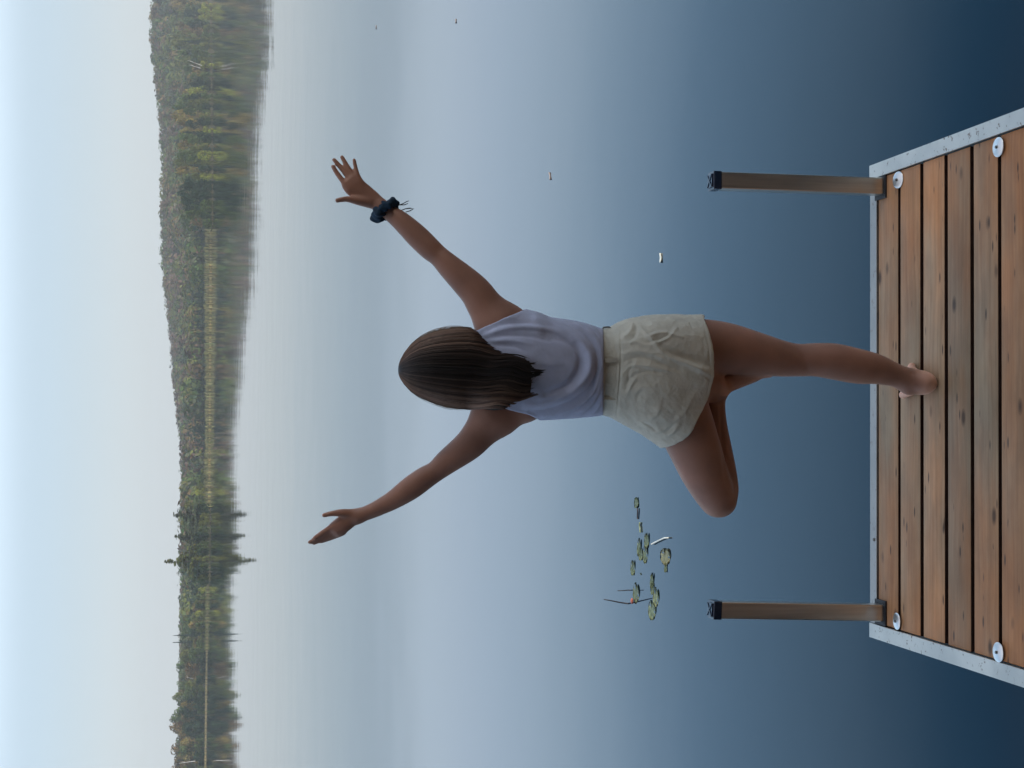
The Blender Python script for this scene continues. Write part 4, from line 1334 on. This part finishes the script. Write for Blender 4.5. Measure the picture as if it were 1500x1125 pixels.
# belt loops and the side buckle
def loop_bm(pxa, pxb, py, dy, w=0.006):
    a = atY(pxa, py, YB + dy); b = atY(pxb, py, YB + dy)
    bm = bmesh.new()
    zd = (b - a).normalized()
    add_box(bm, (a + b) / 2, Vector((1, 0, 0)), Vector((0, 1, 0)), zd, w, 0.0022, (b - a).length / 2, 0.001)
    return bm
for (pyl, dy) in ((528, -.106), (583, -.084)):
    link('belt_loop', bm_mesh('belt_loop', loop_bm(885, 904, pyl, dy)), M_shorts, shorts)
v, f = tube_mesh([[(atY(882, 483, YB - .02), .0025), (atY(884, 479.5, YB - .02), .0025), (atY(892, 479, YB - .02), .0025), (atY(897, 480.5, YB - .02), .0025), (atY(893, 483.5, YB - .02), .0025),
                   (atY(884, 484, YB - .02), .0025)]], 8)
link('side_buckle', mixed_mesh('side_buckle', v, f), M_screw, shorts)
# pocket opening on the left hip
v, f = tube_mesh([[(atY(909, 614.5, YB - .03), .002), (atY(918, 618.5, YB - .035), .004), (atY(929, 621.5, YB - .035), .004), (atY(938, 623.5, YB - .03), .0025)]], 8)
link('pocket_edge', mixed_mesh('pocket_edge', v, f), mat_plain('pocket_lining', (0.16, 0.13, 0.11), 0.8), shorts)

# ---------------------------------------------------- hair
HR = [  # px, right edge py, left edge py, near depth, far depth
    (583, 538, 546, -.005, .02), (586, 528, 554, -.045, .05), (592, 517, 563, -.075, .07), (602, 504.5, 573.5, -.098, .085), (615, 494.5, 581.5, -.113, .085), (632, 487.0, 588.5, -.124, .075),
    (652, 482.3, 594.5, -.130, .06), (672, 480.2, 598, -.132, .05), (688, 479.8, 598.5, -.131, .04), (699, 484, 599.5, -.130, .02), (712, 499, 602, -.132, -.02), (724, 509, 603.5, -.136, -.05),
    (738, 516.5, 602, -.140, -.07), (750, 518.5, 595, -.143, -.08), (765, 519, 586, -.145, -.09), (780, 520, 583, -.146, -.095), (795, 521, 581, -.146, -.10)]
HRa = np.array(HR, float)
def hair_row(px):
    return [np.interp(px, HRa[:, 0], HRa[:, i]) for i in (1, 2, 3, 4)]
FLOW = np.array([(583, 538, 546), (586, 528, 554), (592, 517, 563), (602, 504.5, 573.5), (615, 494.5, 581.5), (632, 487, 588.5), (652, 482.3, 594.5), (672, 480.2, 598),
                 (690, 480, 599.5), (720, 483, 601), (760, 492, 598), (795, 502, 594)], float)
TIPS = np.array([523.5, 529, 545, 549.5, 562, 569, 577])
def hair_pt(px, s, lift=0.0, pull=0.0):
    """s in [-1,1] follows the fall of the hair; None once it has slipped in front of the shoulder"""
    r, l, ne, fa = hair_row(px)
    fr = np.interp(px, FLOW[:, 0], FLOW[:, 1]); fl = np.interp(px, FLOW[:, 0], FLOW[:, 2])
    py = (fr + fl) / 2 + s * (fl - fr) / 2 * (1 + lift * (6 if px < 690 else 0))
    py += 4.0 * math.sin((px - 690) * 0.085 + s * 2.2) * float(np.interp(px, [680, 730, 770, 795], [0, .7, 1, .4]))
    if px > 752:
        tip = TIPS[np.argmin(np.abs(TIPS - py))]
        py += (tip - py) * pull * min(1, (px - 752) / 36) ** 1.5
    if px > 692 and (py < r or py > l): return None
    mid = np.interp(px, [690, 740], [min(0.0, (ne + fa) / 2 + 0.02), (ne + fa) / 2])
    ex = np.interp(px, [685, 745], [2.3, 5])
    se = (py - (r + l) / 2) / max((l - r) / 2, 1)
    y = mid + (ne - mid) * math.sqrt(max(0, 1 - min(abs(se), 1) ** ex)) - lift
    return atY(px, py, YB + y)
# base volume
V, rows = [], np.concatenate([np.linspace(583.5, 600, 8), np.linspace(604, 776, 44)])
K = 56
for px_ in rows:
    r, l, ne, fa = hair_row(px_)
    mid = np.interp(px_, [690, 740], [min(0.0, (ne + fa) / 2 + 0.02), (ne + fa) / 2])
    for k in range(K):
        a = 2 * math.pi * k / K
        s = math.cos(a); q = math.sin(a)
        hwid = (l - r) / 2 * np.interp(px_, [700, 745, 776], [.97, .94, .80])
        y = mid + (q * (mid - ne) * -0.97 if q < 0 else q * (fa - mid)) if True else 0
        y = mid - abs(q) ** 0.9 * (mid - ne) * 0.97 if q < 0 else mid + q * (fa - mid)
        cpy = (r + l) / 2 + s * hwid
        g = 0.0016 * math.sin(cpy * 1.7 + 0.8 * math.sin(px_ * 0.03)) + 0.001 * math.sin(cpy * 3.9 + 1)
        jag = max(0.0, (px_ - 745) / 31) * (8 + 7 * math.sin(k * 2.1 + 1) + 5 * math.sin(k * 4.7))
        V.append(tuple(atY(px_ - jag, cpy, YB + y + (g if q < 0 else 0))))
nr = len(rows)
Fh = [(i * K + k, i * K + (k + 1) % K, (i + 1) * K + (k + 1) % K, (i + 1) * K + k) for i in range(nr - 1) for k in range(K)]
V.append(tuple(atY(583, 541.5, YB + .005))); V.append(tuple(atY(780, 548, YB - .12)))
Fh += [(len(V) - 2, (k + 1) % K, k, k) for k in range(K)] + [(len(V) - 1, (nr - 1) * K + k, (nr - 1) * K + (k + 1) % K, (nr - 1) * K + (k + 1) % K) for k in range(K)]
hm = mixed_mesh('hair', V, Fh)
ca = hm.color_attributes.new('tint', 'FLOAT_COLOR', 'POINT')
for i in range(len(V)):
    ca.data[i].color = (0.014, 0.010, 0.008, 1)
hair = link('hair', hm, M_hair, person)
# strands
SV, SF, SC = [], [], []
def strand(pts, w0, tint):
    n0 = len(SV)
    n = len(pts)
    for i, p in enumerate(pts):
        t = (pts[min(i + 1, n - 1)] - pts[max(i - 1, 0)]).normalized()
        vd = (p - CAM).normalized()
        a = t.cross(vd).normalized(); b = a.cross(t).normalized()
        u = i / (n - 1)
        w = w0 * (0.5 + 0.5 * min(1, u * 6)) * (1 if u < 0.75 else max(0.12, 1 - (u - 0.75) * 3.5))
        SV.append(p + a * w - b * 0.0); SV.append(p + b * w * -0.8); SV.append(p - a * w)
        SC.extend([tint] * 3)
    for i in range(n - 1):
        for k in range(2):
            q = n0 + i * 3 + k
            SF.append((q, q + 1, q + 4, q + 3))
def lobe_end(s, j):
    e = np.interp(s, [-1, -.93, -.82, -.72, -.55, -.35, -.22, -.05, .05, .2, .32, .42, .55, .7, .85, 1], [776, 788, 794, 790, 770, 772, 792, 794, 784, 776, 768, 778, 784, 782, 779, 774])
    return e + j
NL = 44
lk = np.sort(np.concatenate([[-1.0, 1.0], np.linspace(-1, 1, NL + 1)[1:-1] + rng.normal(0, 0.013, NL - 1)]))
lock = [dict(c=(lk[q] + lk[q + 1]) / 2, h=(lk[q + 1] - lk[q]) / 2, tone=float(rng.uniform(0.6, 1.45)), ph=rng.uniform(0, 6.28), am=rng.uniform(0.012, 0.045), fr=rng.uniform(0.022, 0.042),
             dl=rng.normal(0, 3.5), dep=rng.uniform(0.0, 0.0035), light=rng.uniform() < 0.15) for q in range(len(lk) - 1)]
for i in range(6400):
    s = float(np.clip(rng.uniform(-1.0, 1.0), -0.999, 0.999))
    if rng.uniform() < 0.3: s = math.copysign(abs(s) ** 0.6, s)
    L_ = lock[min(int(np.searchsorted(lk, s)) - 1, len(lock) - 1)]
    u_ = (s - L_['c']) / L_['h']
    st = 584 + abs(rng.normal(0, 1)) * 3 + (rng.uniform(0, 1) ** 2) * 60
    if abs(s) > 0.86 and rng.uniform() < 0.5: en = 696 + rng.uniform(-4, 10)
    else: en = lobe_end(s, L_['dl'] + rng.normal(0, 2.5) - abs(u_) * 3)
    if en - st < 40: continue
    stray = rng.uniform() < 0.08
    m = 26
    pts = []
    pull_ = rng.uniform(0.35, 0.95)
    for j in range(m):
        px_ = st + (en - st) * j / (m - 1)
        g = np.interp(px_, [600, 660, 700, 790], [0, .15, .45, .8])
        ss = L_['c'] + u_ * L_['h'] * (1 - 0.55 * g) + L_['am'] * g * math.sin(px_ * L_['fr'] * 2 + L_['ph']) + (0.03 * g * math.sin(px_ * 0.07 + i) if stray else 0)
        lf = (L_['dep'] + 0.0042 * (1 - u_ * u_)) * (0.25 + g) + (0.003 * g if stray else 0)
        q = hair_pt(px_, max(-1.0, min(1.0, ss)), lf, pull_)
        if q is None: break
        pts.append(q)
    if len(pts) < 5: continue
    edge = abs(s) ** 2.0
    k = L_['tone'] * rng.uniform(0.7, 1.3)
    base = np.array((0.017, 0.014, 0.014)) * (1 - edge) + np.array((0.150, 0.090, 0.066)) * edge  # rim light put into the strand colour: brown at the sides, dark mid-back
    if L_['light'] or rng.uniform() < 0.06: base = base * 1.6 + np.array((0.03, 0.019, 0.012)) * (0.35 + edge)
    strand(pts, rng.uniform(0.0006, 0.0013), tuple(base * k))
for i in range(260):   # loose flyaway hairs round the outline
    sgn = 1 if rng.uniform() < 0.5 else -1
    st = rng.uniform(584, 640); en = min(st + rng.uniform(40, 110), 703)
    lf = rng.uniform(0.001, 0.006) if rng.uniform() < 0.8 else rng.uniform(0.006, 0.014)
    en = min(en, 691)
    sr = rng.uniform(0.93, 0.998)
    pts = [hair_pt(st + (en - st) * j / 11, sgn * sr, lf * math.sin(3.14 * (j + .4) / 12)) for j in range(12)]
    strand(pts, 0.0003, (0.30, 0.22, 0.16))
me = np_mesh('hair_strands', [tuple(v) for v in SV], SF, col=np.array(SC))
link('hair_strands', me, M_hair, hair)

# ---------------------------------------------------- scrunchie and bracelet strings
wc = atY(565.5, 307, YB + .089)
wa = (atY(549, 294, YB + .096) - atY(588, 324.5, YB + .075)).normalized()
n_ = Vector((0, 1, 0)); n_ = (n_ - wa * n_.dot(wa)).normalized(); m_x = wa.cross(n_)
V, F = [], []
A_, B_ = 96, 28
low = (atY(551, 319, YB + .08) - wc)
for i in range(A_):
    th = 2 * math.pi * i / A_
    rdir = n_ * math.sin(th) + m_x * math.cos(th)
    side = rdir.dot(low.normalized())
    R = 0.029 + 0.003 * max(side, 0)
    rmin = 0.0125 + 0.0025 * math.sin(th * 7 + 1) + 0.002 * math.sin(th * 13) + 0.0035 * max(side, 0) ** 2
    ctr_ = wc + rdir * R * (1 + 0.0) - wa * 0.010 * side * -1.0 * 0.8
    for j in range(B_):
        ph = 2 * math.pi * j / B_
        rr = rmin * (1 + 0.10 * math.sin(ph * 3 + th * 5) + 0.06 * math.sin(ph * 5 - th * 11))
        V.append(tuple(ctr_ + rdir * rr * math.cos(ph) + wa * rr * 1.05 * math.sin(ph)))
for i in range(A_):
    for j in range(B_):
        F.append((i * B_ + j, ((i + 1) % A_) * B_ + j, ((i + 1) % A_) * B_ + (j + 1) % B_, i * B_ + (j + 1) % B_))
link('scrunchie', np_mesh('scrunchie', V, F), M_scrunch, person)
def zp(x, y, dy=.08): return atY(460 + x / 7.033, 200 + y / 7.033, YB + dy)
v, f = tube_mesh([[(zp(845, 700), .0013), (zp(880, 705), .0014), (zp(920, 690), .0014), (zp(950, 672), .0012), (zp(978, 662), .0008)],
                  [(zp(880, 705), .0013), (zp(930, 704), .0014), (zp(968, 690), .0010)],
                  [(zp(900, 760), .0013), (zp(940, 745), .0014), (zp(990, 738), .0018), (zp(1025, 743), .0020), (zp(990, 765), .0014), (zp(945, 778), .0012)]], 6)
br = mixed_mesh('bracelet', v, f)
link('bracelet', br, M_string, person)

# ------------------------------------------------------------------ lily pads and floating bits
def pad_mesh(rx, ry, rot, tilt=0.0, notch=True):
    bm = bmesh.new()
    c = bm.verts.new((0, 0, 0.004))
    ring = []
    nseg = 30
    for k in range(nseg):
        a = 2 * math.pi * k / nseg
        r = 1 + 0.05 * math.sin(a * 3 + rx * 90) + 0.03 * math.sin(a * 7)
        if notch and (k == 0): r = 0.12
        ring.append(bm.verts.new((rx * r * math.cos(a), ry * r * math.sin(a), 0.004 + 0.003 * math.sin(a * 2 + rx * 50))))
    mid = []
    for k in range(nseg):
        mid.append(bm.verts.new(ring[k].co * 0.6 + Vector((0, 0, 0.0025 * math.sin(k * 1.1)))))
    for k in range(nseg):
        k2 = (k + 1) % nseg
        bm.faces.new((c, mid[k], mid[k2])); bm.faces.new((mid[k], ring[k], ring[k2], mid[k2]))
    r = bmesh.ops.solidify(bm, geom=bm.faces[:], thickness=0.0015)
    bmesh.ops.rotate(bm, verts=bm.verts, cent=(0, 0, 0), matrix=Matrix.Rotation(tilt, 3, 'X') @ Matrix.Rotation(rot, 3, 'Z'))
    return bm
def zl(x, y): return (860 + x / 4.5, 700 + y / 4.5)
pads = [  # zoom x, y, half across (photo y), half along (photo x), rot, label
    (325, 755, 66, 20, .3, 'long flat lily pad under the two dark stalks, beside a red bud'),
    (345, 455, 62, 12, .8, 'narrow lily pad at the left edge of the upper cluster'),
    (355, 500, 44, 13, 2.0, 'lily pad overlapping the narrow one in the upper cluster'),
    (395, 410, 52, 16, 1.1, 'lily pad with the white stalk beside it in the upper cluster'),
    (385, 500, 62, 16, 2.8, 'lowest lily pad in the photo of the upper cluster'),
    (303, 590, 52, 15, .2, 'small lily pad floating apart on the left between the clusters'),
    (518, 515, 56, 34, 1.7, 'broad reddish-edged lily pad floating alone on the right'),
    (430, 675, 55, 11, .6, 'thin folded lily pad at the top of the lower cluster'),
    (455, 785, 66, 19, 2.2, 'pale lily pad on the right of the lower cluster'),
    (430, 870, 66, 24, 1.2, 'largest lily pad at the bottom of the lower cluster'),
    (432, 730, 40, 12, .1, 'small lily pad in the middle of the lower cluster'),
    (520, 590, 34, 10, .4, 'small leaf tail touching the lone broad lily pad'),
    (355, 633, 8, 5, .4, 'tiny round pad between the two clusters')]
pad_cols = {6: (0.42, 0.42, 0.24), 8: (0.38, 0.44, 0.25), 9: (0.32, 0.40, 0.24)}
for i, (x, y, ha, hl, rot, lab) in enumerate(pads):
    c = ground(*zl(x, y), 0.0)
    q = ground(zl(x, y)[0], zl(x, y)[1] - ha / 4.5, 0.0)
    q2 = ground(zl(x, y)[0] - hl / 4.5, zl(x, y)[1], 0.0)
    bm = pad_mesh((q - c).length, (q2 - c).length, rng.uniform(-.1, .1))
    bmesh.ops.translate(bm, verts=bm.verts, vec=(c.x, c.y, 0.0006 * (i % 4) - 0.001))
    mt = M_pad if i not in pad_cols else mat_plain('lily_pad_leaf_pale', pad_cols[i], 0.4, noise=0.4, scale=50)
    o = link('lily_pad', bm_mesh('lily_pad', bm, True), mt)
    tag(o, lab, 'lily pad', 'lily pads floating beside the bent knee')

def stalk(pts, name, label, cat, mat, r=0.006):
    path = []
    base = ground(*zl(*pts[0][:2]), 0.0)
    for (x, y, lift) in pts:
        p = ground(*zl(x, y), lift)
        path.append((p, r))
    v, f = tube_mesh([path], 6)
    tag(link(name, mixed_mesh(name, v, f), mat), label, cat)
def stalkY(pts, name, label, cat, mat, r=0.006, reach=0.0):
    """upright stalk: the first point lies on the water, the rest stand above it"""
    b = ground(*zl(*pts[0]), -0.02)
    path = [(b, r)] + [(atY(*zl(*p), b.y + reach * i), r * (1 - 0.12 * i)) for i, p in enumerate(pts[1:], 1)]
    v, f = tube_mesh([path], 6)
    return tag(link(name, mixed_mesh(name, v, f), mat), label, cat)
stalkY([(290, 832), (220, 822), (150, 808), (110, 801)], 'dark_stalk', 'long dark stalk standing beside the long lily pad and mirrored in the water', 'plant stalk', M_stem, 0.005)
stalkY([(308, 742), (270, 740), (235, 743), (200, 744)], 'dark_stalk', 'short thin dark stalk next to the longer one', 'plant stalk', M_stem, 0.0035)
stalk([(425, 438, .01), (450, 424, .01), (480, 410, .01), (510, 396, .01), (536, 396, .01)], 'white_stalk', 'thin white stalk lying on the water beside the upper pads', 'plant stalk', M_white, 0.0045)
stalk([(350, 360, .006), (348, 330, .006), (344, 310, .006), (348, 295, .006)], 'pale_stalk', 'pale stalk on the water leading up from the upper pads', 'plant stalk', M_pad, 0.005)
stalk([(332, 272, .004), (331, 250, .005), (333, 225, .005), (331, 200, .006)], 'leaf_stem', 'dark stem on the water below the small pale leaf', 'plant stem', M_stem, 0.004)
c = ground(*zl(327, 165), 0.0)
bm = pad_mesh((ground(*zl(327, 130), 0) - c).length, (ground(*zl(312, 165), 0) - c).length, 0.35, notch=False)
bmesh.ops.translate(bm, verts=bm.verts, vec=(c.x, c.y, 0.001))
tag(link('floating_leaf', bm_mesh('floating_leaf', bm, True), M_pad), 'small pale green leaf floating highest of the lily plants in the photo', 'floating leaf')
bm = bmesh.new()
bmesh.ops.create_icosphere(bm, subdivisions=2, radius=0.012, matrix=Matrix.Translation(ground(*zl(296, 812), 0.012)) @ Matrix.Diagonal((1.6, 0.8, 0.8, 1)))
tag(link('water_bud', bm_mesh('water_bud', bm, True), M_red), 'small red bud touching the long lily pad', 'flower bud')
# small leaves adrift on the lake
def leaf_on_water(px, py, lenm, wid, rot, label, mat):
    c = ground(px, py, 0)
    bm = bmesh.new()
    rows_ = []
    for k in range(11):
        u = k / 10
        w = wid * math.sin(math.pi * (0.04 + 0.93 * u)) ** 0.7 * (0.7 + 0.4 * (1 - u))
        x = -lenm / 2 + lenm * u
        z = 0.0035 + 0.004 * abs(u - 0.5) * 2
        rows_.append([bm.verts.new((x, w, z)), bm.verts.new((x, w * .4, z + 0.003)), bm.verts.new((x, -w * .4, z + 0.003)), bm.verts.new((x, -w, z)), bm.verts.new((x, 0, -0.002))])
    for a, b in zip(rows_[:-1], rows_[1:]):
        for q in range(5):
            q2 = (q + 1) % 5
            bm.faces.new((a[q], a[q2], b[q2], b[q]))
    bm.faces.new(rows_[0][::-1]); bm.faces.new(rows_[-1])
    bmesh.ops.recalc_face_normals(bm, faces=bm.faces)
    bmesh.ops.rotate(bm, verts=bm.verts, cent=(0, 0, 0), matrix=Matrix.Rotation(rot, 3, 'Z'))
    bmesh.ops.translate(bm, verts=bm.verts, vec=c)
    tag(link('floating_leaf', bm_mesh('floating_leaf', bm, True), mat), label, 'floating leaf')
M_faint = mat_plain('pale_brown_leaf', (0.30, 0.26, 0.26), 0.5)
leaf_on_water(968.5, 378, 0.056, 0.020, 0.1, 'white curled leaf floating alone above the shorts in the photo', M_white)
leaf_on_water(806, 258, 0.07, 0.010, 0.5, 'faint brownish leaf floating level with the raised right hand', M_faint)
leaf_on_water(668, 31, 0.05, 0.012, 0.2, 'faint speck of leaf floating near the top edge of the photo', M_faint)
leaf_on_water(551, 40, 0.06, 0.020, 0.1, 'faintest leaf floating near the top edge, nearest the far wood', M_faint)

# ------------------------------------------------------------------ haze over the lake
m, nt, ns, ls, b = new_mat('lake_haze')
ns.remove(b)
pv = ns.new('ShaderNodeVolumePrincipled')
pv.inputs['Color'].default_value = (0.90, 0.95, 1.0, 1)
pv.inputs['Density'].default_value = 0.00025
pv.inputs['Anisotropy'].default_value = 0.2
ls.new(pv.outputs[0], ns['Material Output'].inputs['Volume'])
bm = bmesh.new()
add_box(bm, Vector((0, 830, 31)), Vector((1, 0, 0)), Vector((0, 1, 0)), ez, 2000, 1150, 33.0)
HAZE = True
if HAZE:
    # the water reaches 6000 m either side and -300..7000 m, the box is wider still
    tag(link('haze', bm_mesh('haze', bm), m), 'thin pale haze over the lake and the far hills', 'haze', kind='stuff')
print('trees placed', tree_count)
